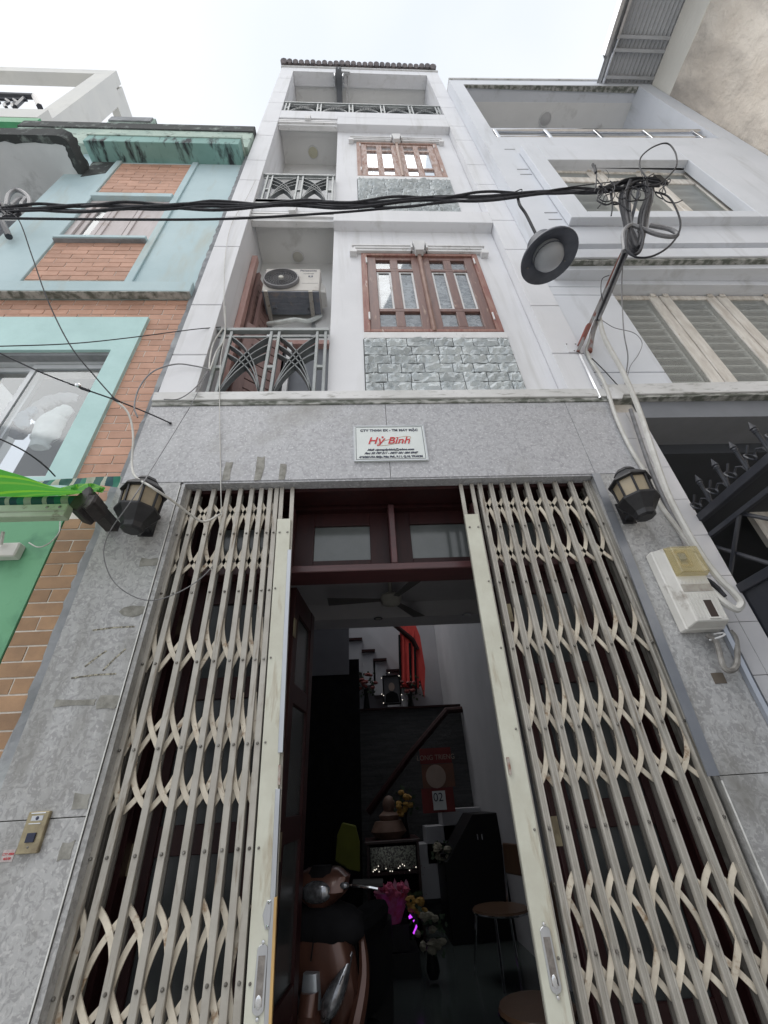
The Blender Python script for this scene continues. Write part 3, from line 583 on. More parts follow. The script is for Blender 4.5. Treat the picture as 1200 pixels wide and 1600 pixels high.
# ================================================================== HOUSE FRONT DOORS + ROOM
obj('frame_head', B(-1.0, 1.36, 1.974, 2.12, 2.955, 2.985), WOODD, H)
DF = obj('door_frame', B(-1.0, 1.36, 2.12, 2.3, 2.985, 3.0).box(-1.0, 1.36, 2.14, 2.27, 2.94, 2.985).box(-1.0, -.95, 2.12, 2.27, .12, 2.94).box(1.31, 1.41, 2.12, 2.27, .12, 2.985), WOODD, H)
obj('transom_bar', B(-.949, 1.309, 2.10, 2.27, 2.495, 2.537), WOODM, DF, bev=.004)
for x in (-.42, .183, .70): obj('transom_mullion', B(x-.018, x+.018, 2.10, 2.27, 2.538, 2.94), WOODM, DF, bev=.004)
for x0, x1 in ((-.402, .165), (.201, .682), (-.95, -.438), (.718, 1.31)):
    gx0, gx1, gz0, gz1 = x0+.115, x1-.115, 2.61, 2.85
    if x0 == .201: gx0, gx1 = .30, .66
    obj('transom_leaf', wall_with_hole(x0, x1, 2.19, 2.23, 2.538, 2.94, gx0, gx1, gz0, gz1), WOODD, DF, bev=.002)
    obj('transom_pane', B(gx0, gx1, 2.208, 2.213, gz0, gz1), PANET, DF)
def door_leaf(name, x0, x1, z0=.13, z1=2.49, loc=None, rz=0):
    """panelled leaf built at the origin along +X, then hung"""
    w_ = x1-x0; rows = [(.25, .70, 0), (.80, 1.30, 1), (1.40, 1.88, 1), (1.98, 2.36, 1)]
    m_ = MB().box(0, .09, -.02, .02, z0, z1).box(w_-.09, w_, -.02, .02, z0, z1); z = z0
    for a, b, g in rows: m_.box(.09, w_-.09, -.018, .018, z, a); z = b
    m_.box(.09, w_-.09, -.018, .018, z, z1)
    L = obj(name, m_, WOODD, None, bev=.003); L.parent = H; L.location = Vector((loc[0], loc[1], 0))-origin(H); L.rotation_euler.z = rz
    for a, b, g in rows:
        p = obj('pane' if g else 'lower_panel', B(.09, w_-.09, -.004, .004, a, b), PANED if g else WOODD, None); p.parent = L
    for zh in (.5, 1.3, 2.25):
        p = obj('hinge', B(-.012, .03, -.026, -.0205, zh-.05, zh+.05), BRASS, None); p.parent = L
    return L
door_leaf('door_leaf', 0, .53, loc=(-.95, 2.2))
door_leaf('door_leaf', 0, .53, loc=(.78, 2.2))
door_leaf('door_leaf', 0, .50, loc=(-.405, 2.28), rz=R(84))
door_leaf('door_leaf', 0, .50, loc=(.80, 2.36), rz=R(2))
# ---- room shell
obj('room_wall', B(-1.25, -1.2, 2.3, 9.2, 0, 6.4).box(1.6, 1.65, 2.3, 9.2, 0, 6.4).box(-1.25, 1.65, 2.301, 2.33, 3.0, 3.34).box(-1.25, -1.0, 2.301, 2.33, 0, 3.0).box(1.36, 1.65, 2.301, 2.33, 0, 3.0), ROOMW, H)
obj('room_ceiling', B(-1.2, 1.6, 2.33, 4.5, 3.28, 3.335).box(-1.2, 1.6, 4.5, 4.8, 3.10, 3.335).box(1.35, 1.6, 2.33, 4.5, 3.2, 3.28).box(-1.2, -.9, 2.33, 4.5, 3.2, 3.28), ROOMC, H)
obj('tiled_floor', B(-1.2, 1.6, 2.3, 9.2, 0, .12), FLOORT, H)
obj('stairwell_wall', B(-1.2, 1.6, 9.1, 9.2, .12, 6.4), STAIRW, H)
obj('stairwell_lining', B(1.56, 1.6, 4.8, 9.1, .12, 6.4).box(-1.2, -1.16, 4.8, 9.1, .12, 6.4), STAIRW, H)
obj('partition', B(-1.2, at(562, 1100, Y=6.9).x, 6.85, 6.92, .12, 3.3), BLACKC, H)
obj('side_partition', B(-1.2, at(545, 1000, Y=6.75).x, 6.75, 6.85, 3.05, 5.6), ROOMW, H)
obj('side_partition', B(-1.2, at(560, 1060, Y=6.75).x, 6.76, 6.86, .12, 3.049), BLACKC, H)
# landing clad in dark ledgestone, with a stair flight rising behind it
lz = at(650, 1107, Y=7.526).z
lx0 = at(563, 1200, Y=7.526).x; lx1 = 1.56
obj('landing', B(lx0, lx1, 7.526, 9.1, .12, lz), SLATE, H)
obj('landing_edge', B(lx0-.02, lx1, 7.48, 9.1, lz, lz+.03), WOODD, H)
ST = obj('stair_flight', MB().prism([(at(545, 1000, Y=8.946).x, at(545, 1010, Y=8.946).z), (at(640, 1100, Y=8.946).x, lz), (at(690, 1100, Y=8.946).x, lz), (at(640, 1060, Y=8.946).x, at(640, 1060, Y=8.946).z), (at(545, 975, Y=8.946).x, at(545, 960, Y=8.946).z)], 8.8, 8.946), STAIRW, H)
for i, (px, py) in enumerate(((545, 1000), (565, 1018), (583, 1032), (603, 1049), (622, 1066))):
    a = at(px, py, Y=8.733); b = at(px+21, py, Y=8.733)
    obj('stair_tread', B(a.x, b.x, 8.66, 9.1, a.z-.03, a.z+.02), WOODD, ST)
    obj('stair_riser', B(a.x, b.x-.01, 8.72, 9.1, a.z-.66, a.z-.031), STAIRW, ST)
HR = obj('handrail', MB().tube([at(575, 1270, Y=7.242), at(640, 1180, Y=7.242), at(698, 1110, Y=7.384), at(762, 1106, Y=7.384)], .05, 8), WOODD, H, smooth=True)
obj('baluster', MB().tube([at(748, 1115, Y=7.455), at(762, 1225, Y=7.313)], .042, 6), BLKP, HR)
obj('baluster', MB().tube([at(762, 1225, Y=7.313), at(772, 1330, Y=7.100)], .036, 6), BLKP, HR)
HR2 = obj('upper_handrail', MB().tube([at(615, 975, Y=8.520), at(645, 1000, Y=8.520), at(652, 1015, Y=8.520)], .05, 8), WOODD, H, smooth=True)
for px in (624, 640, 648): obj('baluster', MB().tube([at(px, 985+(px-615)*.8, Y=8.520), at(px+2, 1085, Y=8.520)], .026, 6), BLKP, HR2)
# lower white stringer with steps, right of the room
for (a, b, c_, d) in ((690, 1265, 740, 1310), (665, 1292, 740, 1345), (650, 1320, 735, 1400)):
    p, q = at(a, b, Y=7.029), at(c_, d, Y=7.029); obj('stringer_step', B(p.x, q.x+.15, 7.03, 7.45, q.z, p.z), STAIRW, H)

# ---- things in the room
def at_thing(name, label, cat, p, group=None): return thing(name, label, cat, tuple(p), group)
FN = at_thing('ceiling_fan', 'pale ceiling fan blade hanging under the dark room ceiling', 'fan', (at(610, 925, Y=3.9).x, 3.9, 3.28))
c0 = FN.location
obj('motor', MB().lathe([(.02, 0), (.02, -.16), (.09, -.17), (.11, -.2), (.09, -.26), (.03, -.28)], c0, 12), VENTM, FN, smooth=True)
for k in range(3):
    a = R(-62+120*k); d = Vector((math.cos(a), math.sin(a), 0)); n_ = Vector((-d.y, d.x, 0)); z = Vector((0, 0, -.22))
    q = [c0+d*.1-n_*.03+z, c0+d*.62-n_*.075+z, c0+d*.62+n_*.065+z+Vector((0, 0, .02)), c0+d*.1+n_*.03+z]
    obj('blade', MB().hexa([*q, *[v+Vector((0, 0, .006)) for v in q]]), mat('fan_blade', (.16, .155, .15), rough=.5) if k == 0 else bpy.data.materials['fan_blade'], FN)
for i, (px, py) in enumerate(((591, 966), (729, 960))):
    p = at(px, py, Z=3.095)
    d_ = thing('downlight', 'small round downlight in the beam '+('left of the red dress' if i == 0 else 'near the right stile of the gate'), 'lamp', tuple(p), 'downlights in the ceiling beam')
    obj('trim_ring', MB().lathe([(.05, 0), (.05, -.006), (.035, -.008), (.034, 0)], p, 14, cap=False), CHROME, d_)
    obj('bulb', MB().lathe([(.001, -.003), (.03, -.002)], p, 12, cap=False), VENTM, d_)
# red dress on a hanger
p = at(635, 985, Y=8.520)
DR = thing('hanging_dress', 'long red dress hanging beside the stair rail', 'dress', tuple(p))
a = [at(x, y, Y=8.591) for x, y in ((625, 978), (648, 975), (656, 995), (664, 1045), (663, 1090), (656, 1062), (655, 1075), (640, 1074), (625, 1072), (624, 1030))]
obj('cloth', MB().prism([(v.x, v.z) for v in a], 8.55, 8.65), FABR, DR)
for px in (630, 638, 646): obj('fold', MB().tube([at(px, 985, Y=8.548), at(px+1, 1070, Y=8.534)], [.018, .042], 6), FABR, DR)
# altar things on the landing
def flowers(label, px, py, Y, r, m_, n=16, leaf=True, grp=None, fl=.046, zr=1.0, base=None):
    p = at(px, py, Y=Y); t = thing('flower_bouquet', label, 'flowers', tuple(p), grp); q = random.Random(int(px))
    vz = base if base is not None else p.z-r*2
    obj('vase', MB().lathe([(.04, 0), (.06, .05), (.035, (p.z-vz)*.6), (.05, (p.z-vz)*.8)], (p.x, p.y, vz), 10), BLKP, t, smooth=True)
    lf = MB()
    for k in range(n*3):
        a_ = q.uniform(0, 6.28); rr = r*q.uniform(.3, 1.15); c = p+Vector((math.cos(a_)*rr, q.uniform(-.5, .5)*r, math.sin(a_)*rr*zr))
        s_ = q.uniform(.5, 1)*fl*1.5; e = Vector((q.uniform(-1, 1), q.uniform(-.3, .3), q.uniform(-1, 1))).normalized()*s_; f_ = Vector((e.z, .01, -e.x))*.35
        lf.quad(c, c+e*.5+f_, c+e, c+e*.5-f_)
    stuff(obj('leaves', lf, LEAF, t))
    for k in range(n):
        a_ = q.uniform(0, 6.28); rr = r*math.sqrt(q.random())*.85; c = p+Vector((math.cos(a_)*rr, -abs(q.uniform(.2, .6))*r, math.sin(a_)*rr*zr))
        obj('blossom', MB().blob(c, fl*q.uniform(.7, 1.1), fl*.7, fl*q.uniform(.5, .8), 7, 4, .18, k), m_, t)
    return t
flowers('dark red and orange flowers left of the framed portrait', 572, 1068, 7.95, .20, RFLOW, base=lz+.03)
flowers('dark leafy arrangement right of the framed portrait', 640, 1078, 7.95, .23, RFLOW, 8, base=lz+.03)
p = at(612, 1078, Y=7.810)
PF = thing('framed_portrait', 'black framed portrait photo of a person in a dark suit, on the landing among flowers', 'picture', (p.x, 7.81, lz+.03))
pw, ph = .156, .24
obj('frame', wall_with_hole(p.x-pw, p.x+pw, 7.78, 7.82, p.z-ph, p.z+ph, p.x-pw+.02, p.x+pw-.02, p.z-ph+.02, p.z+ph-.02), BLKP, PF)
obj('photo', B(p.x-pw+.02, p.x+pw-.02, 7.808, 7.812, p.z-ph+.02, p.z+ph-.02), mat('portrait_paper', (.12, .12, .13), (.09, .09, .1), scale=4), PF)
obj('face_print', MB().prism([(p.x+.054*math.cos(a_), p.z+.05+.071*math.sin(a_)) for a_ in [i*.524 for i in range(12)]], 7.798, 7.806), SKIN, PF)
obj('suit_print', MB().prism([(p.x-.12, p.z-.2), (p.x+.12, p.z-.2), (p.x+.1, p.z-.07), (p.x+.03, p.z-.03), (p.x-.03, p.z-.03), (p.x-.1, p.z-.07)], 7.798, 7.806), BLACKC, PF)
fl_ = MB()
for (x, z) in ((-1.1, .8), (-.2, 1.15), (-1.15, -.3), (-.95, -.4), (1.05, -.4), (1.1, -.75), (-1, -.9), (.9, .9)): fl_.blob((p.x+x*pw, 7.75, p.z+z*ph), .008, .008, .008, 6, 4)
obj('fairy_lights', fl_, FAIRY, PF)
# poster calendar
p = at(680, 1215, Y=6.958)
CA = thing('wall_calendar', 'red and orange wall calendar hanging under the stair rail', 'calendar', (p.x, 6.958, p.z))
q0, q1 = at(655, 1170, Y=6.958), at(707, 1198, Y=6.958); q2 = at(712, 1268, Y=6.958); q3 = at(658, 1232, Y=6.958)
obj('header_sheet', B(q0.x, q1.x, 6.958, 6.978, at(680, 1193, Y=6.958).z, q0.z), CALR, CA)
obj('picture_sheet', B(q0.x+.01, q1.x+.01, 6.953, 6.973, q3.z, at(680, 1194, Y=6.958).z), CALO, CA)
obj('lower_sheet', B(q3.x, q2.x, 6.958, 6.973, q2.z, q3.z-.003), CALR, CA)
obj('round_print', MB().lathe([(.001, -.001), (.128, -.001), (.142, 0)], (at(681, 1213, Y=6.958).x, 6.951, at(681, 1213, Y=6.958).z), 20, 'Y', cap=False), SKIN, CA)
obj('date_pad', B(at(675, 1236, Y=6.930).x, at(695, 1236, Y=6.930).x, 6.92, 6.932, at(680, 1266, Y=6.930).z, at(680, 1236, Y=6.930).z), PAPER, CA)
text('header_lettering', 'LONG TRIENG', .088, SKIN, CA, (q0.x+(q1.x-q0.x)/2, 6.95, at(680, 1187, Y=6.958).z), align='CENTER', wide=.95)
text('date_number', '02', .14, INK, CA, (at(685, 1250, Y=6.930).x, 6.917, at(685, 1252, Y=6.930).z))
# altar cabinet with crystal fringe, gifts
p = at(610, 1340, Y=6.106)
AC_ = thing('altar_cabinet', 'dark altar cabinet with crystal bead fringe at the back of the room', 'cabinet', (p.x, 6.106, .12))
xa, xb = at(573, 1325, Y=6.106).x, at(655, 1325, Y=6.106).x; zt, zm, zb = at(610, 1318, Y=6.106).z, at(610, 1360, Y=6.106).z, at(610, 1378, Y=6.106).z
obj('top_board', B(xa-.02, xb+.02, 6.08, 6.75, zt, zt+.03), WOODD, AC_, bev=.005)
for xx in (xa, xb-.03): obj('side_board', B(xx, xx+.03, 6.106, 6.75, .12, zt), WOODD, AC_)
obj('back_board', B(xa+.03, xb-.03, 6.70, 6.75, .12, zt), BLACKC, AC_)
obj('mirror_front', B(xa+.04, xb-.04, 6.14, 6.15, zm, zt-.03), mat('crackled_mirror', (.12, .13, .11), (.015, .015, .015), scale=60, rough=.2, metal=.5, thr=(.45, .55)), AC_)
obj('shelf', B(xa+.03, xb-.03, 6.106, 6.7, zm-.04, zm-.01), WOODD, AC_)
bd = MB(); q = random.Random(5)
for k in range(46):
    x = q.uniform(xa+.02, xb+.05); bd.blob((x, 6.07, q.uniform(zm-.22, zm+.04)), .0055, .0055, .0055, 5, 3)
stuff(obj('crystal_beads', bd, CHROME, AC_))
fb = MB()
for k in range(15): fb.blob((xa+.05+(xb-xa-.1)*q.random(), 6.06, zm-.01+q.uniform(-.015, .03)+.04*abs(k/7.5-1)), .006, .006, .006, 5, 3)
obj('fairy_lights', fb, FAIRY, AC_)
p = at(614, 1418, Y=5.538)
GB = thing('gift_basket', 'pink wrapped gift basket with violet lights below the altar cabinet', 'basket', (p.x, 5.538, .12))
z0 = at(614, 1442, Y=5.538).z; z1 = at(614, 1398, Y=5.538).z
obj('wrap', MB().lathe([(.07, z0), (.12, (z0+z1)/2), (.16, z1-.02), (.185, z1+.03), (.15, z1+.01)], (p.x, 5.538, 0), 14), PINK, GB)
for k in range(16):
    a_ = k*2.4; r_ = .035*math.sqrt(k); obj('blossom', MB().blob((p.x+r_*math.cos(a_), 5.42+r_*math.sin(a_)*.5, z1+.05+.03*math.sin(k*1.7)), .035, .03, .03, 7, 5, .2, k), mat('pink_blossom', (.50, .10, .22), (.38, .05, .10), scale=30, rough=.7) if k == 0 else bpy.data.materials['pink_blossom'], GB)
w_ = MB()
for k in range(14):
    a_ = k/14*6.28; c = Vector((p.x+.14*math.cos(a_), 5.538+.14*math.sin(a_), z1)); w_.add([c+Vector((-.04, 0, 0)), c+Vector((.04, 0, 0)), c+Vector((.02*math.cos(a_), 0, .10+.02*math.sin(k*3)))], [(0, 1, 2)])
stuff(obj('wrap_points', w_, mat('pale_pink_paper', (.55, .3, .42), rough=.6), GB))
obj('base_box', B(p.x-.24, p.x+.22, 5.4, 5.8, .12, z0-.18).box(p.x-.17, p.x+.14, 5.45, 5.7, z0-.18, z0), BLKP, GB)
for (dx, dz0, dz1, r_) in ((-.165, z1-.08, z0+.04, .011), (.145, z1-.13, z0+.06, .013), (.18, z0+.04, z0-.05, .009)):
    obj('neon_tube', MB().tube([(p.x+dx, 5.36, dz0), (p.x+dx*1.12, 5.355, (dz0+dz1)/2), (p.x+dx*.95, 5.36, dz1)], r_, 6), NEON, GB)
flowers('yellow flowers on a tall stand left of the calendar', 630, 1255, 6.32, .14, YFLOW, 12, base=at(630, 1318, Y=6.319).z)
flowers('orange flowers right of the violet lit basket', 650, 1413, 5.4, .10, YFLOW, 8, base=.55)
flowers('pale flowers low beside the violet lit basket', 672, 1455, 5.25, .17, PFLOW, 12, base=.14)
flowers('small pale flowers on the side cupboard', 692, 1330, 6.39, .11, PFLOW, 10, base=at(692, 1345, Y=6.390).z-.02)
# figure statue on the altar
p = at(608, 1270, Y=6.390)
SG = thing('seated_statue', 'dim seated figure statue on the altar cabinet', 'statue', (p.x, 6.39, zt+.03))
b0 = zt+.03; s_ = (p.z-b0)
obj('body', MB().lathe([(.17, b0), (.23, b0+.07), (.18, b0+.17), (.11, b0+s_*.7), (.13, b0+s_*.9), (.07, b0+s_*1.1), (.03, b0+s_*1.15)], (p.x, 6.39, 0), 12), mat('statue_clay', (.17, .10, .075), (.12, .07, .05), scale=8), SG, smooth=True)
obj('head', MB().blob((p.x, 6.37, b0+s_*1.32), .08, .08, .10, 10, 7), bpy.data.materials['statue_clay'], SG, smooth=True)
# side cupboard
a, b = at(702, 1345, Y=6.248), at(772, 1270, Y=6.248)
SC = thing('side_cupboard', 'black side cupboard with a sloping top right of the altar', 'cupboard', ((a.x+b.x)/2, 6.248, .12))
obj('carcass', MB().prism([(a.x-.06, .12), (b.x+.2, .12), (b.x+.2, b.z), (at(738, 1268, Y=6.248).x, b.z), (a.x-.02, a.z), (a.x-.06, a.z)], 6.248, 6.9), BLKP, SC, bev=.006)
obj('handle', B(at(745, 1308, Y=6.248).x, at(745, 1308, Y=6.248).x+.012, 6.23, 6.248, at(745, 1312, Y=6.248).z, at(745, 1303, Y=6.248).z).box(at(752, 1308, Y=6.248).x, at(752, 1308, Y=6.248).x+.012, 6.23, 6.248, at(752, 1312, Y=6.248).z, at(752, 1303, Y=6.248).z), CHROME, SC)
# chairs
def chair(label, x, y, zseat, rot, w=.42):
    t = thing('dining_chair', label, 'chair', (0, 0, 0), 'brown seated metal chairs')
    obj('seat', MB().lathe([(w*.5, 0), (w*.52, .015), (w*.5, .03), (.01, .035)], (0, 0, zseat-.03), 20, sx=1, sy=.92), SEATB, t, smooth=True)
    obj('seat_rim', MB().tube([(w*.515*math.cos(a_), w*.475*math.sin(a_), zseat-.022) for a_ in [i*6.2832/20 for i in range(21)]], .008, 6), CHROME, t, smooth=True)
    for sx in (-1, 1):
        obj('leg', MB().tube([(sx*w*.3, -w*.32, zseat-.03), (sx*w*.42, -w*.42, 0)], .011, 8), CHROME, t, smooth=True)
        obj('leg', MB().tube([(sx*w*.42, w*.46, 0), (sx*w*.38, w*.42, zseat-.02), (sx*w*.36, w*.52, zseat+.42)], .011, 8), CHROME, t, smooth=True)
    obj('backrest', MB().hexa([(-w*.36, w*.46, zseat+.2), (w*.36, w*.46, zseat+.2), (w*.36, w*.50, zseat+.2), (-w*.36, w*.50, zseat+.2), (-w*.36, w*.5, zseat+.44), (w*.36, w*.5, zseat+.44), (w*.36, w*.54, zseat+.44), (-w*.36, w*.54, zseat+.44)]), SEATB, t, bev=.01)
    t.location = (x, y, .12); t.rotation_euler.z = rot; return t
p = at(778, 1418, Z=.57); chair('brown round-seated chair further inside, near the side cupboard', p.x+.02, p.y, .45, R(-70), .52)
p = at(832, 1575, Z=.57); chair('brown round-seated chair nearest the right gate stile', p.x+.03, p.y+.02, .45, R(-100), .40)
# cloth-covered thing behind the scooter
p = at(540, 1330, Y=5.254)
YC = tag(obj('hanging_cloth', MB().prism([(at(x, y, Y=5.254).x, at(x, y, Y=5.254).z) for x, y in ((535, 1285), (556, 1290), (562, 1315), (563, 1362), (545, 1358), (524, 1345), (527, 1305))], 5.23, 5.29), YELG, bev=.008),
         'dull yellow green cloth hanging behind the scooter mirror', 'cloth')

# ---- motor scooter parked just inside the door
p = at(505, 1500, Y=2.75)
SCO = thing('motor_scooter', 'copper brown motor scooter parked inside the doorway, front facing out', 'scooter', (0, 0, 0))
def sp(*v): return [Vector(q) for q in v]
def skin(name, rings, m_, parent, n=10):
    """rings: (cx, cy, cz, rx, ry) stacked, cross section in XY"""
    mb = MB(); vs = []
    for (cx, cy, cz, rx, ry, pw_) in rings:
        for k in range(n):
            a_ = 2*math.pi*k/n; ca, sa = math.cos(a_), math.sin(a_)
            vs.append((cx+rx*math.copysign(abs(ca)**pw_, ca), cy+ry*math.copysign(abs(sa)**pw_, sa), cz))
    mm = len(rings); fs = [(i*n+k, i*n+(k+1) % n, (i+1)*n+(k+1) % n, (i+1)*n+k) for i in range(mm-1) for k in range(n)]
    fs += [tuple(range(n-1, -1, -1)), tuple((mm-1)*n+k for k in range(n))]
    return obj(name, mb.add(vs, fs), m_, parent, smooth=True)
wh = obj('front_wheel', MB().lathe([(.17, -.04), (.24, -.045), (.265, -.02), (.265, .02), (.24, .045), (.17, .04)], (0, -.12, .265), 28, 'X'), RUBB, SCO, smooth=True)
obj('rim', MB().lathe([(.03, -.03), (.16, -.025), (.175, -.03), (.175, .03), (.16, .025), (.03, .03)], (0, -.12, .265), 20, 'X'), CHROME, wh, smooth=True)
rw = obj('rear_wheel', MB().lathe([(.17, -.05), (.24, -.055), (.265, -.02), (.265, .02), (.24, .055), (.17, .05)], (0, 1.12, .265), 28, 'X'), RUBB, SCO, smooth=True)
skin('front_fender', [(0, -.12, .43, .06, .24, .8), (0, -.13, .50, .075, .22, .8), (0, -.1, .56, .06, .14, .8), (0, -.06, .60, .04, .07, 1)], COPPER, SCO)
skin('front_shield', [(0, .10, .36, .10, .05, .6), (0, .06, .48, .17, .06, .55), (0, .00, .62, .215, .08, .5), (0, -.02, .74, .20, .09, .55), (0, .02, .86, .13, .08, .7), (0, .06, .95, .07, .06, 1)], COPPER, SCO, 14)
skin('leg_shield', [(0, .16, .34, .2, .05, .5), (0, .14, .6, .22, .05, .5), (0, .14, .82, .17, .05, .6)], BLKP, SCO, 12)
for s in (-1, 1):
    L = MB().tube(spline([(s*.065, -.118, .545), (s*.105, -.112, .60), (s*.155, -.085, .67), (s*.195, -.045, .755)], 5), [.010, .022, .032, .040, .044, .046, .047, .046, .043, .039, .034, .029, .023, .016, .010, .005], 12)
    obj('turn_light', L, LENS, SCO, smooth=True)
    L = MB().tube(spline([(s*.085, -.150, .555), (s*.13, -.140, .62), (s*.17, -.115, .69)], 5), .0035, 6); obj('light_trim', L, CHROME, SCO, smooth=True)
    obj('brake_lever', MB().tube([(s*.14, .0, 1.0), (s*.26, -.05, 1.0), (s*.34, -.03, .985)], .007, 6), CHROME, SCO, smooth=True)
    obj('grip', MB().tube([(s*.17, .05, 1.0), (s*.34, .09, .995)], .018, 8), RUBB, SCO, smooth=True)
skin('centre_panel', [(0, -.09, .52, .05, .04, .6), (0, -.11, .60, .05, .04, .6), (0, -.115, .70, .04, .035, .7)], mat('silver_panel', (.42, .46, .5), rough=.3, metal=.6), SCO)
skin('handlebar_cowl', [(0, .0, .92, .07, .06, .8), (0, -.02, .98, .16, .085, .7), (0, .0, 1.04, .17, .08, .7), (0, .03, 1.075, .10, .05, .8)], COPPER, SCO, 14)
obj('headlight', MB().blob((0, -.075, .985), .095, .045, .048, 14, 8), LENS, SCO, smooth=True)
skin('beak', [(0, -.16, .50, .035, .05, .8), (0, -.15, .56, .05, .05, .8), (0, -.125, .64, .045, .045, .8)], COPPER, SCO)
obj('shield_seam', MB().tube([(0, -.13, .74), (0, -.09, .84), (0, -.04, .93)], .004, 5), BLKP, SCO)
for s in (-1, 1):
    obj('side_fairing', MB().tube(spline([(s*.13, -.01, .36), (s*.20, -.02, .50), (s*.235, .03, .66), (s*.21, .07, .82)], 5), [.02, .03, .035, .038, .04, .04, .04, .038, .036, .034, .03, .028, .026, .022, .018, .012], 8), COPPER, SCO, smooth=True)
    obj('small_indicator', MB().blob((s*.15, -.055, 1.005), .035, .02, .016, 8, 5), LENS, SCO, smooth=True)
skin('windshield_trim', [(0, -.03, 1.04, .09, .05, .8), (0, .0, 1.085, .06, .03, .8)], BLKP, SCO)
obj('fork', MB().tube([(.075, -.05, .62), (.06, -.12, .27)], .022, 8), BLKP, SCO, smooth=True); obj('fork', MB().tube([(-.075, -.05, .62), (-.06, -.12, .27)], .022, 8), BLKP, SCO, smooth=True)
skin('floorboard', [(0, .42, .27, .16, .30, .5), (0, .42, .32, .17, .32, .5)], BLKP, SCO)
skin('rear_body', [(0, .95, .34, .11, .36, .8), (0, .95, .52, .12, .42, .8), (0, .98, .66, .11, .42, .8)], BLKP, SCO, 14)
skin('saddle', [(0, .86, .66, .10, .40, .7), (0, .86, .72, .115, .42, .7), (0, .88, .76, .09, .38, .7)], BLACKC, SCO, 14)
JK = obj('dark_jacket', MB().blob((0, .02, .84), .25, .13, .10, 16, 8, .07, 3), BLACKC, SCO, smooth=True)
SCO.scale = (.92, .92, .97); SCO.location = (-.255, 2.95, .12-.005); SCO.rotation_euler.z = R(-16)
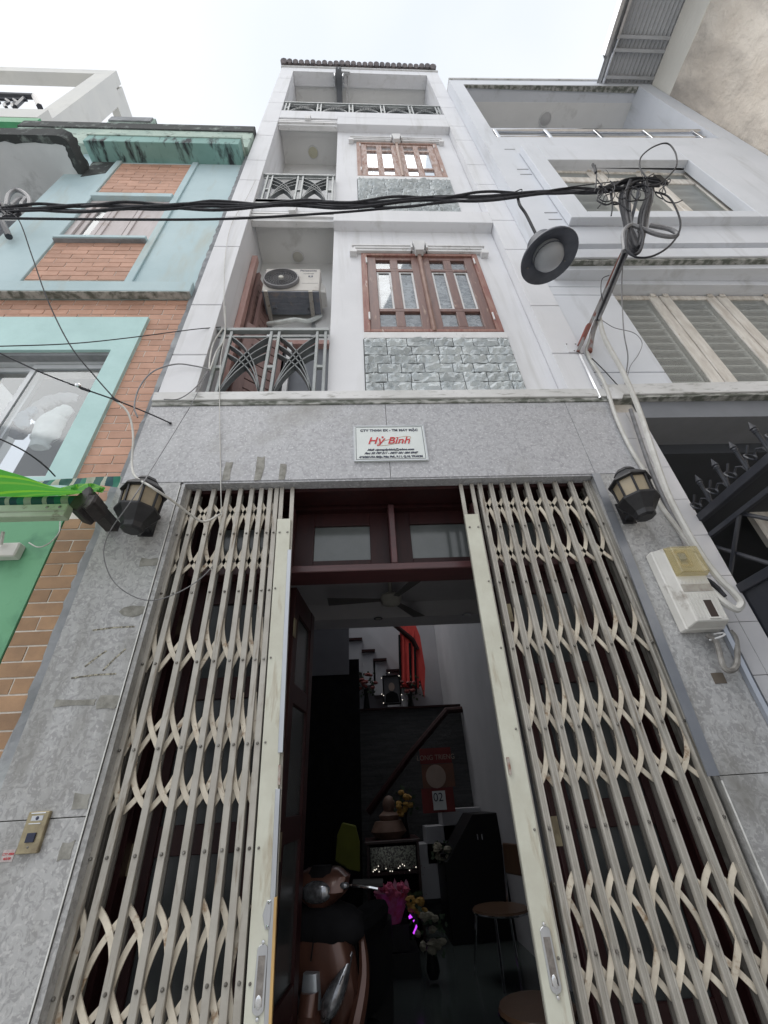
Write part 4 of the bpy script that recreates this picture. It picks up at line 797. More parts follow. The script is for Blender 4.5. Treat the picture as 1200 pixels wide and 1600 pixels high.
# ================================================================== FOLDING GATES
def gate(label, xs, s_fn, stile, right):
    g = thing('folding_gate', label, 'gate', ((xs[0]+xs[-1])/2, 1.965, .12), 'collapsible steel gate leaves')
    ZT, ZB = 2.972, .15; hw = .0125
    for x in xs:
        s = s_fn(x)
        m_ = leanbox(x-hw, x+hw, 1.951, 1.957, ZB, ZT, s)
        for a, b in ((x-hw, x-hw+.004), (x+hw-.004, x+hw)):
            q = leanbox(a, b, 1.957, 1.969, ZB, ZT, s); m_.add(q.v, q.f)
        if right:
            q = leanbox(x-hw, x-hw+.0075, 1.946, 1.951, ZB, ZT, s); m_.add(q.v, q.f)
            q = leanbox(x+hw-.0075, x+hw, 1.946, 1.951, ZB, ZT, s); m_.add(q.v, q.f)
        obj('upright_bar', m_, GATE, g, bev=.0012)
        m_ = leanbox(x-.008, x+.008, 2.000, 2.010, ZB, ZT, s); obj('rear_bar', m_, GATED, g)
    rv = MB()
    for k in range(-5, 2):
        z = 2.33+.3352*k-(0 if k < 2 else 0)
        for x in xs: rv.lathe([(.0001, -.0075), (.0045, -.0065), (.0062, -.002), (.0062, 0)], (lean(x, z, s_fn(x)), 1.9505 if not right else 1.9475, z), 8, 'Y', cap=False)
    stuff(obj('rivets', rv, RIVET, g, smooth=True))
    def bez(pts, n=9):
        out = []
        for u in [i/n for i in range(n+1)]:
            (a, b), (c, d), (e, f_) = pts; out.append(((1-u)**2*a+2*u*(1-u)*c+u*u*e, (1-u)**2*b+2*u*(1-u)*d+u*u*f_))
        return out
    for i in range(len(xs)-1):
        for (zc, kind) in ((2.66, 'A'), (2.0, 'B'), (1.66, 'C'), (.985, 'D')):
            a = lean(xs[i], zc, s_fn(xs[i])); b = lean(xs[i+1], zc, s_fn(xs[i+1]))
            if right: a, b = b, a
            w = b-a
            if kind == 'A': S_ = [(a, b, .215, -.04, 0, .0), (a, b, -.20, -.04, 0, 0), (b, a, .215, -.04, 0, 0), (b, a, -.20, -.04, 0, 0)]
            P = []
            if kind == 'A':
                for (p, q, dz) in ((a, b, .215), (a, b, -.205), (b, a, .215), (b, a, -.205)):
                    P.append((bez([(p, zc), (p+(q-p)*.12, zc+dz*.62), (q, zc+dz)]), (p, dz)))
            elif kind == 'B':
                P.append((bez([(a+w*.0, zc+.20), (a+w*.12, zc+.09), (b, zc-.005)]), (a, 1)))
                P.append((bez([(b, zc+.125), (a+w*.55, zc+.055), (a, zc-.03)]), (b, -1)))
            elif kind == 'C':
                P.append((bez([(a, zc+.20), (a+w*.10, zc+.10), (b, zc-.01)]), (a, 1)))
                P.append((bez([(b, zc+.135), (a+w*.5, zc+.08), (a, zc-.015)]), (b, -1)))
                P.append((bez([(a, zc-.02), (a+w*.04, zc-.13), (b, zc-.20)]), (a, 1)))
                P.append((bez([(b, zc-.04), (b-w*.12, zc-.13), (a, zc-.205)]), (b, -1)))
            else:
                P.append((bez([(a, zc+.205), (b-w*.02, zc+.13), (b-w*.02, zc+.0)]), (a, 1)))
                P.append((bez([(b, zc+.185), (a+w*.12, zc+.11), (a, zc+.0)]), (b, -1)))
                P.append((bez([(a, zc+.01), (a+w*.35, zc-.05), (b, zc-.12)]), (a, 1)))
                P.append((bez([(b, zc-.02), (a+w*.65, zc-.04), (a, zc-.12)]), (b, -1)))
                P.append((bez([(a, zc-.50), (a+w*.35, zc-.60), (b, zc-.66)]), (a, 1)))
                P.append((bez([(b, zc-.50), (a+w*.65, zc-.60), (a, zc-.66)]), (b, -1)))
            for n_, (pts, key) in enumerate(P):
                y0 = 1.971 if n_ % 2 == 0 else 1.981
                obj('lattice_strap', MB().strip(pts, .0195, y0, y0+.006), STRAP, g)
    # lock stile
    x0, x1, s = stile
    st = leanbox(x0, x1, 1.934, 1.940, ZB, 2.742, s)
    q = leanbox(x0, x0+.005, 1.94, 1.966, ZB, 2.742, s); st.add(q.v, q.f); q = leanbox(x1-.005, x1, 1.94, 1.966, ZB, 2.742, s); st.add(q.v, q.f)
    obj('lock_stile', st, STILE, g, bev=.0015)
    for x in (x0+.016, x1-.014):
        obj('stile_bolt', MB().lathe([(.0001, -.006), (.005, -.005), (.0065, 0)], (lean(x, 2.655, s), 1.934, 2.655), 8, 'Y', cap=False), RIVET, g)
    for z in (2.33, 1.995, 1.66, 1.325, .99):
        x = x0+.012 if not right else x1-.012
        obj('stile_bolt', MB().lathe([(.0001, -.005), (.004, -.0045), (.005, 0)], (lean(x, z, s), 1.934, z), 8, 'Y', cap=False), RIVET, g)
    for dx in ((x0+.0, x1-.012)):   # the two bars behind the stile show above it
        obj('upright_bar', leanbox(dx, dx+.022, 1.951, 1.962, ZB, ZT, s), GATE, g)
    # recessed pull handle
    zc = 1.0 if not right else .99; xc = lean((x0+x1)/2+(.008 if not right else 0), zc, s)
    m_ = MB().prism([(xc+.018*math.cos(a_), zc+(.062 if math.sin(a_) > 0 else -.062)+.016*math.sin(a_)) for a_ in [i*6.2832/16 for i in range(16)]], 1.9285, 1.934)
    h = obj('pull_plate', m_, STEEL, g, bev=.001)
    obj('recess', B(xc-.011, xc+.011, 1.9275, 1.9284, zc-.06, zc+.052), mat('worn_recess', (.16, .14, .13), (.28, .26, .24), scale=40, rough=.5, metal=.4) if not right else bpy.data.materials['worn_recess'], h)
    obj('cup_glint', MB().blob((xc, 1.9275, zc-.05), .010, .002, .016, 10, 6), CHROME, h, smooth=True)
    for dz in (.083, -.085): obj('screw', MB().lathe([(.0001, -.004), (.005, -.003), (.006, 0)], (xc, 1.93, zc+dz), 8, 'Y', cap=False), CHROME, h)
    return g
LX = [-.985, -.930, -.842, -.758, -.687, -.621, -.565, -.513, -.476]
def ls(x): return -.036*max(0, min(1, (x+.93)/.5))
gl = gate('left leaf of the collapsible steel gate, nine narrow bays, with two locks', LX, ls, (-.456, -.384, -.036), False)
RX = [1.362, 1.265, 1.168, 1.075, .991, .911, .839, .770, .703][::-1]
def rs(x): return .022*max(0, min(1, (1.362-x)/.7))
gr = gate('right leaf of the collapsible steel gate, beside the electricity meter', RX, rs, (.578, .656, .022), True)
obj('side_channel', leanbox(1.374, 1.392, 1.95, 1.985, .15, 2.972, .02), GATE, gr)
obj('edge_channel', leanbox(-.392, -.372, 1.930, 1.945, 1.62, 2.545, -.036), STEEL, gl, bev=.001)
obj('edge_channel', leanbox(-.394, -.376, 1.930, 1.945, .15, 1.50, -.036), STEEL, gl, bev=.001)
obj('wood_strip', leanbox(-.380, -.371, 1.928, 1.946, .15, 1.19, -.036), YELLW, gl)
obj('latch', leanbox(-.386, -.376, 1.924, 1.934, 1.512, 1.578, -.036), mat('rusty_latch', (.20, .09, .06), (.4, .38, .35), scale=40, rough=.6), gl)
obj('latch', leanbox(.582, .592, 1.924, 1.934, 1.50, 1.56, .022), bpy.data.materials['rusty_latch'], gr)
zc = 1.148; xc = lean(-.40, zc, -.036)
lk = obj('keyhole_plate', MB().prism([(xc-.016, zc), (xc-.004, zc+.036), (xc+.010, zc+.036), (xc+.012, zc), (xc+.010, zc-.036), (xc-.004, zc-.036)], 1.928, 1.934), STEEL, gl, bev=.001)
obj('screw', MB().lathe([(.0001, -.004), (.005, 0)], (xc+.003, 1.927, zc+.03), 8, 'Y', cap=False).lathe([(.0001, -.004), (.005, 0)], (xc+.003, 1.927, zc-.03), 8, 'Y', cap=False), CHROME, lk)

# ================================================================== THINGS ON THE CENTRE HOUSE
# plaque
PL = thing('house_plaque', 'white enamel name plaque with red script lettering above the gate', 'sign', (.188, 1.9, 3.257))
obj('board', B(-.036, .412, 1.888, 1.8995, 3.108, 3.404), PLQ, PL, bev=.002)
obj('border_line', wall_with_hole(-.022, .398, 1.8865, 1.8879, 3.121, 3.391, -.0195, .3955, 3.1235, 3.3885), INK, PL)
obj('border_line', wall_with_hole(-.036, .412, 1.8855, 1.8879, 3.108, 3.404, -.031, .407, 3.113, 3.399), STEEL, PL)
text('company_line', 'CTY TNHH SX - TM MAY MẶC', .0255, INK, PL, (.188, 1.8868, 3.352), bold=.0012, spacing=1.06)
el = [(.215+.095*math.cos(a_)+.045*math.sin(a_), 3.268+.034*math.sin(a_)+.016*math.cos(a_)) for a_ in [i*6.2832/40 for i in range(41)]]
obj('gold_loop', MB().strip(el, .0028, 1.8866, 1.8878), GOLD, PL)
text('name_line', 'Hỷ Bình', .078, RED, PL, (.180, 1.8858, 3.246), shear=.3, bold=.0009)
text('mail_line', 'Mail: ctymayhybinh@yahoo.com', .021, INK, PL, (.188, 1.8868, 3.190), shear=.5, bold=.001, wide=1.03)
text('phone_line', 'Fax: 39 797 311 - MST: 031 084 0947', .021, INK, PL, (.188, 1.8868, 3.162), shear=.5, bold=.001, wide=1.0)
text('address_line', '462/20/1/7A Điện Biên Phủ, P.11, Q.10, TP.HCM', .0205, INK, PL, (.188, 1.8868, 3.132), bold=.0013, wide=.93)
# lanterns
def lantern(label, x, y, rot):
    t = thing('wall_lantern', label, 'lantern', (0, 0, 0), 'wall lanterns on the granite pillars')
    n = 8; ph = R(22.5)
    obj('lower_cup', MB().lathe([(.045, 2.535), (.062, 2.545), (.066, 2.575), (.072, 2.583), (.125, 2.655), (.127, 2.668), (.118, 2.672)], (0, 0, 0), n, ph=ph), BLACKM, t)
    obj('roof', MB().lathe([(.118, 2.795), (.132, 2.800), (.130, 2.812), (.075, 2.868), (.070, 2.872)], (0, 0, 0), n, ph=ph), BLACKM, t)
    obj('crown', MB().lathe([(.068, 2.873), (.072, 2.88), (.055, 2.905), (.02, 2.915), (.008, 2.918), (.008, 2.93), (.003, 2.935)], (0, 0, 0), n, ph=ph), BLACKM, t)
    for k in range(n):
        a0, a1 = ph+2*math.pi*k/n, ph+2*math.pi*(k+1)/n
        obj('corner_bar', MB().tube([(.106*math.cos(a0), .106*math.sin(a0), 2.672), (.112*math.cos(a0), .112*math.sin(a0), 2.796)], .0075, 5), BLACKM, t)
        u0 = Vector((math.cos(a0), math.sin(a0), 0)); u1 = Vector((math.cos(a1), math.sin(a1), 0))
        obj('pane', MB().hexa([u0*.097+Vector((0, 0, 2.673)), u1*.097+Vector((0, 0, 2.673)), u1*.100+Vector((0, 0, 2.673)), u0*.100+Vector((0, 0, 2.673)),
                               u0*.103+Vector((0, 0, 2.795)), u1*.103+Vector((0, 0, 2.795)), u1*.106+Vector((0, 0, 2.795)), u0*.106+Vector((0, 0, 2.795))]), LGLASS, t)
    obj('wall_arm', B(-.03, .03, .08, .155, 2.62, 2.64).box(-.045, .045, .158, .164, 2.60, 2.76), BLACKM, t)
    t.location = (x, y+.008, .445); t.scale = (.82, .86, .838); t.rotation_euler.z = rot; return t
lantern('black octagonal lantern on the left granite pillar, crossed by a grey wire', -1.105, 1.745, R(4))
lantern('black octagonal lantern on the right granite pillar, above the electricity meter', 1.463, 1.745, R(-4))
# electricity meter
ME = thing('electricity_meter', 'white plastic electricity meter box with yellowed clear cover on the right pillar', 'meter', (1.56, 1.9, 2.0))
obj('back_box', B(1.478, 1.668, 1.845, 1.8995, 2.015, 2.425), METERW, ME, bev=.006)
obj('cover_box', MB().hexa([(1.482, 1.845, 2.02), (1.664, 1.845, 2.02), (1.664, 1.845, 2.42), (1.482, 1.845, 2.42), (1.500, 1.792, 2.035), (1.655, 1.792, 2.035), (1.655, 1.792, 2.41), (1.500, 1.792, 2.41)]), METERW, ME, bev=.004)
for k in range(9):
    x = 1.512+k*.0165; obj('rib', B(x, x+.004, 1.789, 1.7918, 2.05, 2.17) if not 2 < k < 7 else B(x, x+.004, 1.789, 1.7918, 2.145, 2.17), METERW, ME)
for k in range(8): obj('rib', B(1.512+k*.0175, 1.516+k*.0175, 1.789, 1.7918, 2.222, 2.24), METERW, ME)
obj('label_band', B(1.505, 1.65, 1.7905, 1.7918, 2.178, 2.215), mat('faded_label', (.42, .40, .36), (.3, .27, .24), scale=30, rough=.7), ME)
wn = obj('cable_window', wall_with_hole(1.565, 1.618, 1.787, 1.7915, 2.045, 2.14, 1.572, 1.611, 2.052, 2.133), METERW, ME)
obj('window_hole', B(1.572, 1.611, 1.7885, 1.7915, 2.052, 2.133), mat('dark_hole', (.05, .035, .03), rough=.6), wn)
cv = obj('clear_cover', MB().hexa([(1.500, 1.792, 2.255), (1.662, 1.792, 2.255), (1.662, 1.792, 2.41), (1.500, 1.792, 2.41), (1.512, 1.752, 2.262), (1.652, 1.752, 2.262), (1.650, 1.752, 2.40), (1.514, 1.752, 2.40)]), METERY, ME, bev=.004)
obj('dial_frame', wall_with_hole(1.535, 1.60, 1.770, 1.786, 2.30, 2.385, 1.545, 1.59, 2.308, 2.377), METERY, cv)
obj('register', B(1.548, 1.588, 1.775, 1.79, 2.34, 2.372), GREYR, cv)
# doorbell
DB = thing('doorbell', 'brushed metal doorbell plate with dark button on the left granite pillar', 'doorbell', (-1.17, 1.9, 1.41))
obj('plate', B(-1.211, -1.139, 1.882, 1.8995, 1.354, 1.473), BRASS, DB, bev=.002)
obj('button', B(-1.189, -1.160, 1.876, 1.8819, 1.385, 1.412), mat('navy_button', (.015, .02, .05), rough=.3), DB, bev=.001)
obj('top_trim', B(-1.200, -1.150, 1.880, 1.8819, 1.467, 1.470).box(-1.198, -1.158, 1.880, 1.8819, 1.437, 1.4395), CHROME, DB)
obj('name_window', B(-1.195, -1.155, 1.8805, 1.8819, 1.446, 1.461), STEEL, DB, bev=.0005)
obj('screw', MB().lathe([(.0001, -.003), (.004, 0)], (-1.175, 1.8815, 1.372), 8, 'Y', cap=False), RIVET, DB)
obj('lens', MB().lathe([(.0001, -.002), (.006, 0)], (-1.174, 1.880, 1.4535), 10, 'Y', cap=False), INK, DB)
ST_ = tag(obj('sticker', B(-1.262, -1.222, 1.898, 1.8999, 1.335, 1.368), mat('pale_sticker', (.48, .45, .44), (.38, .3, .3), scale=90), None), 'tiny pale sticker with red print, left of the doorbell', 'sticker')
text('red_print_line', 'CTY 0908', .009, RED, ST_, (-1.242, 1.8975, 1.353))
text('red_print_line', '462/20', .009, RED, ST_, (-1.242, 1.8975, 1.341))
# air conditioner
AC = thing('air_conditioner', 'beige outdoor air conditioner unit hanging on brackets in the lower balcony', 'air conditioner', (-.63, 2.3, 5.52))
ax0, ax1, ay0, ay1, az0, az1 = -.905, -.352, 2.155, 2.395, 5.52, 5.95
obj('shell', B(ax0, ax1, ay0, ay1, az0+.012, az1), ACW, AC, bev=.008)
base = obj('base_pan', B(ax0+.004, ax1-.004, ay0+.004, ay1-.004, az0-.006, az0+.011), ACB, AC, bev=.003)
for (a, b, c_, d) in ((.08, .45, .16, .18), (.15, .38, .115, .13), (.05, .2, .06, .10), (.24, .33, .05, .10), (.36, .50, .045, .06), (.36, .50, .08, .095), (.42, .5, .12, .2), (.05, .12, .13, .2)):
    obj('embossed_rib', B(ax0+a, ax0+b, ay0+c_, ay0+d, az0-.013, az0-.0061), ACB, base, bev=.003)
fc_ = (ax0+.175, ay0, az0+.20)
fg = obj('fan_grille', MB().lathe([(.172, -.001), (.176, -.012), (.168, -.034), (.158, -.036), (.156, -.002)], fc_, 36, 'Y', cap=False), ACG, AC, smooth=True)
obj('fan_well', MB().lathe([(.001, -.001), (.156, -.001)], fc_, 24, 'Y', cap=False), mat('fan_well_dark', (.07, .07, .075), rough=.7), fg)
for k in range(22):
    a0 = 2*math.pi*k/22; pts = [(fc_[0]+r_*math.cos(a0+.9*(r_/.16)), fc_[1]-.022-.012*(1-r_/.16), fc_[2]+r_*math.sin(a0+.9*(r_/.16))) for r_ in (.028, .06, .095, .13, .16)]
    obj('grille_blade', MB().tube(pts, .0022, 4), ACG, fg)
for r_ in (.05, .075, .10, .125, .145):
    obj('grille_ring', MB().tube([(fc_[0]+r_*math.cos(a_), fc_[1]-.028, fc_[2]+r_*math.sin(a_)) for a_ in [i*6.2832/28 for i in range(29)]], .0018, 4), ACG, fg)
obj('grille_hub', MB().lathe([(.0001, -.042), (.022, -.040), (.03, -.03), (.03, -.02)], fc_, 14, 'Y'), VENTM, fg, smooth=True)
text('brand_print', 'Panasonic', .042, INK, AC, (-.475, ay0-.0008, 5.90), bold=.0012)
text('model_print', 'INVERTER', .024, mat('grey_print', (.2, .2, .22)), AC, (-.47, ay0-.0008, 5.845))
obj('badge', B(-.47, -.425, ay0-.0015, ay0-.0002, 5.785, 5.815), INK, AC)
obj('badge_mark', B(-.455, -.44, ay0-.0025, ay0-.0016, 5.793, 5.807), TRIM, AC)
obj('panel_groove', B(-.53, -.37, ay0-.001, ay0, 5.665, 5.670), ACG, AC)
obj('pipe_cover', MB().hexa([(ax1, 2.20, 5.60), (ax1+.055, 2.22, 5.62), (ax1+.055, 2.38, 5.62), (ax1, 2.38, 5.60), (ax1, 2.20, 5.80), (ax1+.05, 2.24, 5.75), (ax1+.05, 2.36, 5.75), (ax1, 2.38, 5.80)]), METERW, AC, bev=.006)
for x in (-.86, -.435):
    b_ = obj('bracket_arm', B(x-.018, x+.018, 2.14, 2.455, 5.485, 5.505).box(x-.018, x-.014, 2.14, 2.455, 5.505, 5.513), GATE, AC)
    obj('bracket_post', B(x-.018, x+.018, 2.44, 2.458, 5.15, 5.485), STEEL, b_)
obj('wrapped_hose', MB().tube(spline([(-.88, 2.42, 5.40), (-.75, 2.36, 5.33), (-.6, 2.34, 5.34), (-.48, 2.40, 5.42), (-.36, 2.42, 5.55)]), .022, 8), CLOTHW, AC, smooth=True)
# vents / ceiling lights
def disc(label, x, y, z, r_, ax='Z', m_=VENTM, half=False):
    t = thing('ceiling_light', label, 'light', (x, y, z))
    obj('rim', MB().lathe([(r_*.86, -.001), (r_*.88, -.018), (r_*.97, -.016), (r_, -.001)], (x, y, z), 28, ax, cap=False), TRIM, t, smooth=True)
    obj('diffuser', MB().lathe([(.0001, -.020), (r_*.5, -.018), (r_*.87, -.008), (r_*.87, -.001)], (x, y, z), 28, ax, cap=False), m_, t, smooth=True); return t
disc('round ceiling light half behind the air conditioner, lower balcony', -.665, 2.385, 6.72, .068)
disc('cream round ceiling light on the upper balcony ceiling', -.625, 2.305, 9.98, .085, m_=mat('cream_diffuser', (.58, .56, .42), (.50, .49, .38), scale=8))
pq = at(852, 186, Z=11.49)
disc('round ceiling light on the right house terrace ceiling', pq.x, pq.y, 11.49, .11, m_=mat('grey_diffuser', (.5, .5, .5)))
# hoist on the roof terrace
HO = thing('hoist_beam', 'grey steel hoist beam with trolley wheels under the top balcony ceiling', 'hoist', (at(529, 113, Y=1.88).x, 1.88, 12.9))
hx = HO.location.x
obj('beam', B(hx-.055, hx+.055, 1.84, 3.6, 13.03, 13.05).box(hx-.012, hx+.012, 1.84, 3.6, 12.92, 13.03).box(hx-.055, hx+.055, 1.84, 3.6, 12.90, 12.92), GREYR, HO)
for s in (-1, 1):
    obj('trolley_plate', B(hx+s*.075-.006, hx+s*.075+.006, 1.90, 2.10, 12.72, 12.98), STEEL, HO)
    for y in (1.94, 2.06): obj('trolley_wheel', MB().lathe([(.045, -.012), (.045, .012)], (hx+s*.09, y, 12.93), 12, 'X'), STEEL, HO)
obj('wire', MB().tube([(hx+.16, 1.95, 12.98), (hx+.165, 1.97, 10.9)], .008, 5), BLKP, HO)
obj('fixing_plate', B(hx+.06, hx+.21, 1.88, 1.93, 12.97, 13.10), TIN, HO)

# ================================================================== RIGHT HOUSE
K = thing('neighbour_house', 'bluish white house on the right with boxed upper window and cream casements', 'house', (3.4, 1.9, 0))
def hy(x, y0): return y0-.0155*(x-1.72)
def kb(x0, x1, y0, y1, z0, z1):     # a box whose front follows the slightly turned upper front
    return MB().hexa([(x0, hy(x0, y0), z0), (x1, hy(x1, y0), z0), (x1, y1, z0), (x0, y1, z0), (x0, hy(x0, y0), z1), (x1, hy(x1, y0), z1), (x1, y1, z1), (x0, y1, z1)])
def kadd(m_, *a): q = kb(*a); return m_.add(q.v, q.f)
KX = 5.30
kw = kb(1.722, 1.93, 1.75, 6, 5.6, 11.8)                      # left pier
kadd(kw, 1.93, 2.26, 1.751, 2.2, 5.6, 8.68); kadd(kw, 2.26, 4.08, 1.751, 2.2, 5.6, 6.10); kadd(kw, 2.26, 4.08, 1.751, 2.2, 7.54, 8.68); kadd(kw, 4.08, KX, 1.751, 2.2, 5.6, 8.68)
obj('upper_wall', kw, H2W, K)
obj('right_pier', kb(5.02, KX, 1.75, 6, 8.68, 11.8), H2W, K)
obj('top_lintel', kb(1.93, 5.02, 1.75, 2.0, 11.50, 11.80), H2W, K)
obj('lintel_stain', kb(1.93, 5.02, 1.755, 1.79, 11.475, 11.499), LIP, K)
obj('parapet_cap', kb(1.72, KX+.02, 1.73, 2.0, 11.80, 11.86), CORN, K)
obj('terrace_ceiling', kb(1.93, 5.02, 1.97, 6, 11.495, 11.8), WHITEWARM, K)
obj('terrace_back_wall', B(1.72, KX, 5.0, 5.1, 8, 11.8), H2W, K)
obj('terrace_floor', B(1.93, 5.02, 2.2, 6, 8.5, 8.66), H2W, K)
rl = obj('steel_railing', MB().tube([(1.93, hy(1.93, 1.80), 9.15), (5.0, hy(5.0, 1.80), 9.15)], .03, 10), CHROME, K, smooth=True)
for z in (8.93, 8.78): obj('rail_bar', MB().tube([(1.93, hy(1.93, 1.81), z), (5.0, hy(5.0, 1.81), z)], .016, 8), CHROME, rl, smooth=True)
for x in (2.0, 2.72, 3.44, 4.16, 4.88): obj('rail_post', B(x-.022, x+.022, hy(x, 1.775), hy(x, 1.775)+.03, 8.68, 9.12), CHROME, rl, bev=.004)
# boxed window surround
bx = kb(2.087, 2.287, 1.672, 1.74, 5.963, 8.04); kadd(bx, 2.287, 4.0, 1.672, 1.74, 7.54, 8.04); kadd(bx, 4.0, 4.2, 1.672, 1.74, 5.963, 8.04); kadd(bx, 2.287, 4.0, 1.672, 1.74, 5.963, 6.10)
obj('window_surround', bx, H2W, K, bev=.004)
def casements(x0, x1, z0, z1, y, n, louvre, par, rows=10):
    """painted casements with a long pane each; louvre slats show through the glass"""
    wd = (x1-x0)/n
    fr = obj('window_frame', kb(x0-.03, x0, y, 1.95 if y < 1.9 else 2.1, z0, z1), H2WOOD, par)
    yy = y
    for i in range(n):
        a, b = x0+i*wd, x0+(i+1)*wd-.012; st = .10
        m_ = MB().box(a, a+st, yy, yy+.04, z0, z1).box(b-st, b, yy, yy+.04, z0, z1).box(a+st, b-st, yy, yy+.04, z0, z0+.13).box(a+st, b-st, yy, yy+.04, z1-.06, z1)
        if louvre == 2: m_.box(a+st, b-st, yy, yy+.04, z1-.36, z1-.22)
        sh = obj('casement', m_, H2WOOD, fr, bev=.006)
        obj('pane', B(a+st-.004, b-st+.004, yy+.012, yy+.016, z0+.125, z1-.055), PANEG, fr)
        obj('louvre_stile', B(b-st-.05, b-st-.032, yy+.022, yy+.04, z0+.13, z1-.06), TRIM, fr)
        for k in range(rows):
            z = z0+.16+(z1-z0-.28)*k/(rows-1)
            obj('louvre', MB().hexa([(a+st-.02, yy+.022, z), (b-st-.05, yy+.022, z), (b-st-.05, yy+.04, z), (a+st-.02, yy+.04, z), (a+st-.02, yy+.022, z+.016), (b-st-.05, yy+.022, z+.016), (b-st-.05, yy+.04, z+.016), (a+st-.02, yy+.04, z+.016)]), TRIM, fr)
        for zh in (z1-.012,):
            for xh in (a+.03, b-.08): obj('hinge', B(xh, xh+.05, yy-.014, yy-.0005, zh-.018, zh+.022), H2WOOD, fr, bev=.003)
    return fr
casements(2.29, 4.12, 6.12, 7.56, 1.765, 3, 2, K, 7)
obj('window_header', B(2.2, 4.2, 1.81, 1.83, 7.38, 7.6), H2WOOD, K)
obj('window_jamb', B(3.98, 4.2, 1.81, 1.83, 6.05, 7.379), H2WOOD, K)
obj('window_back', B(2.2, 4.2, 1.96, 1.98, 6.0, 7.7), DARKR, K)
# ledge between floors and lower bay
obj('ledge', kb(1.86, KX, 1.76, 1.95, 5.36, 5.52), H2W, K, bev=.004)
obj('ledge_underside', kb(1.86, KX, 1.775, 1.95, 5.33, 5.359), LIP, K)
obj('ledge_step', kb(1.80, KX, 1.82, 1.95, 5.26, 5.329), H2W, K)
obj('upper_band', kb(1.86, KX, 1.80, 1.95, 5.52, 5.60), H2W, K)
lw = B(1.724, 2.268, 1.906, 2.2, 3.80, 3.935).box(1.724, 2.268, 1.906, 2.2, 3.948, 5.0).box(1.724, 2.268, 1.906, 2.2, 5.012, 5.14).box(1.724, 2.266, 1.916, 2.2, 3.8, 5.26).box(1.724, 2.268, 1.906, 2.2, 5.15, 5.258)
obj('bay_wall', lw, H2W, K)
obj('lintel', B(2.268, KX, 1.905, 2.2, 5.19, 5.258), H2W, K)
casements(2.26, 4.48, 3.80, 5.18, 2.0, 4, 1, K, 12)
obj('window_back', B(2.2, 4.6, 2.16, 2.18, 3.7, 5.3), DARKR, K)
for z in (7.33, 7.49, 6.12, 6.28, 8.19):
    obj('groove_line', kb(1.935, 2.07, 1.7475, 1.7505, z-.008, z+.008), mat('groove_shade', (.34, .35, .37)) if z == 7.33 else bpy.data.materials['groove_shade'], K)
obj('lower_sill', kb(1.72, KX, 1.885, 2.2, 3.675, 3.785), CORN, K, bev=.004)
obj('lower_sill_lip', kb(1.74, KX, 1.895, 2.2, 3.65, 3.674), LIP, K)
obj('porch_beam', B(1.925, KX, 1.93, 2.2, 3.49, 3.649), GREYR, K)
# tiled column beside the porch
for k in range(14):
    z0 = .1+.2466*k; z1 = z0+.2436
    for x0, x1 in ((1.724, 1.826), (1.829, 1.925)): piece('wall_tile', TILEW, K, x0, x1, 1.935, 1.955, z0, min(z1, 3.64))
obj('column_core', B(1.722, 1.923, 1.956, 2.6, 0, 3.65), MORT, K)
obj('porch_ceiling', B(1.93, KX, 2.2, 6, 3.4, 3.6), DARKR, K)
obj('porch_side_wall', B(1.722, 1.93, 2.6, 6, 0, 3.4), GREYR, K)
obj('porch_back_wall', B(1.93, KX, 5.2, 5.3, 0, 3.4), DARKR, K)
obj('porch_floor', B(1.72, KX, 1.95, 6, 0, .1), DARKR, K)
p0, p1 = at(1165, 790, Y=3.0), at(1230, 850, Y=3.0)
obj('inner_window', wall_with_hole(p0.x, p1.x+1, 3.0, 3.05, p1.z, p0.z, p0.x+.12, p1.x+.9, p1.z+.1, p0.z-.15), H2WOOD, K)
obj('inner_wall', B(p0.x+.1, p1.x+.95, 3.06, 3.1, p1.z, p0.z), DARKR, K)
# gap filler / grey pipe chase between the houses
obj('pipe_chase', B(1.715, 1.7215, 1.93, 2.2, 0, 3.6), CEM, K)

# spiked gate of the right house, swung open towards the street
G2 = thing('spiked_gate', 'black spiked iron gate swung open across the right porch', 'gate', (1.95, 2.42, .1))
gx = 1.935
obj('top_rail', B(gx-.02, gx+.02, .55, 2.02, 2.655, 2.70), BLACKF, G2, bev=.003)
obj('second_rail', B(gx-.012, gx+.012, .55, 2.02, 2.55, 2.575), BLACKF, G2)
obj('lower_rail', B(gx-.02, gx+.02, .55, 2.06, 2.22, 2.265), BLACKF, G2, bev=.003)
obj('hinge_post', B(gx-.018, gx+.018, 2.02, 2.06, .12, 2.70), BLACKF, G2)
obj('sheet_panel', B(gx-.003, gx+.003, .58, 2.02, .15, 2.22), BLACKF, G2)
for k in range(5):
    ya, yb = 2.02-k*.30, 1.72-k*.30
    obj('lattice_bar', MB().tube([(gx, ya, 2.265), (gx, yb, 2.56)], .011, 6), BLACKF, G2)
    obj('lattice_bar', MB().tube([(gx+.014, ya, 2.56), (gx+.014, yb, 2.265)], .011, 6), BLACKF, G2)
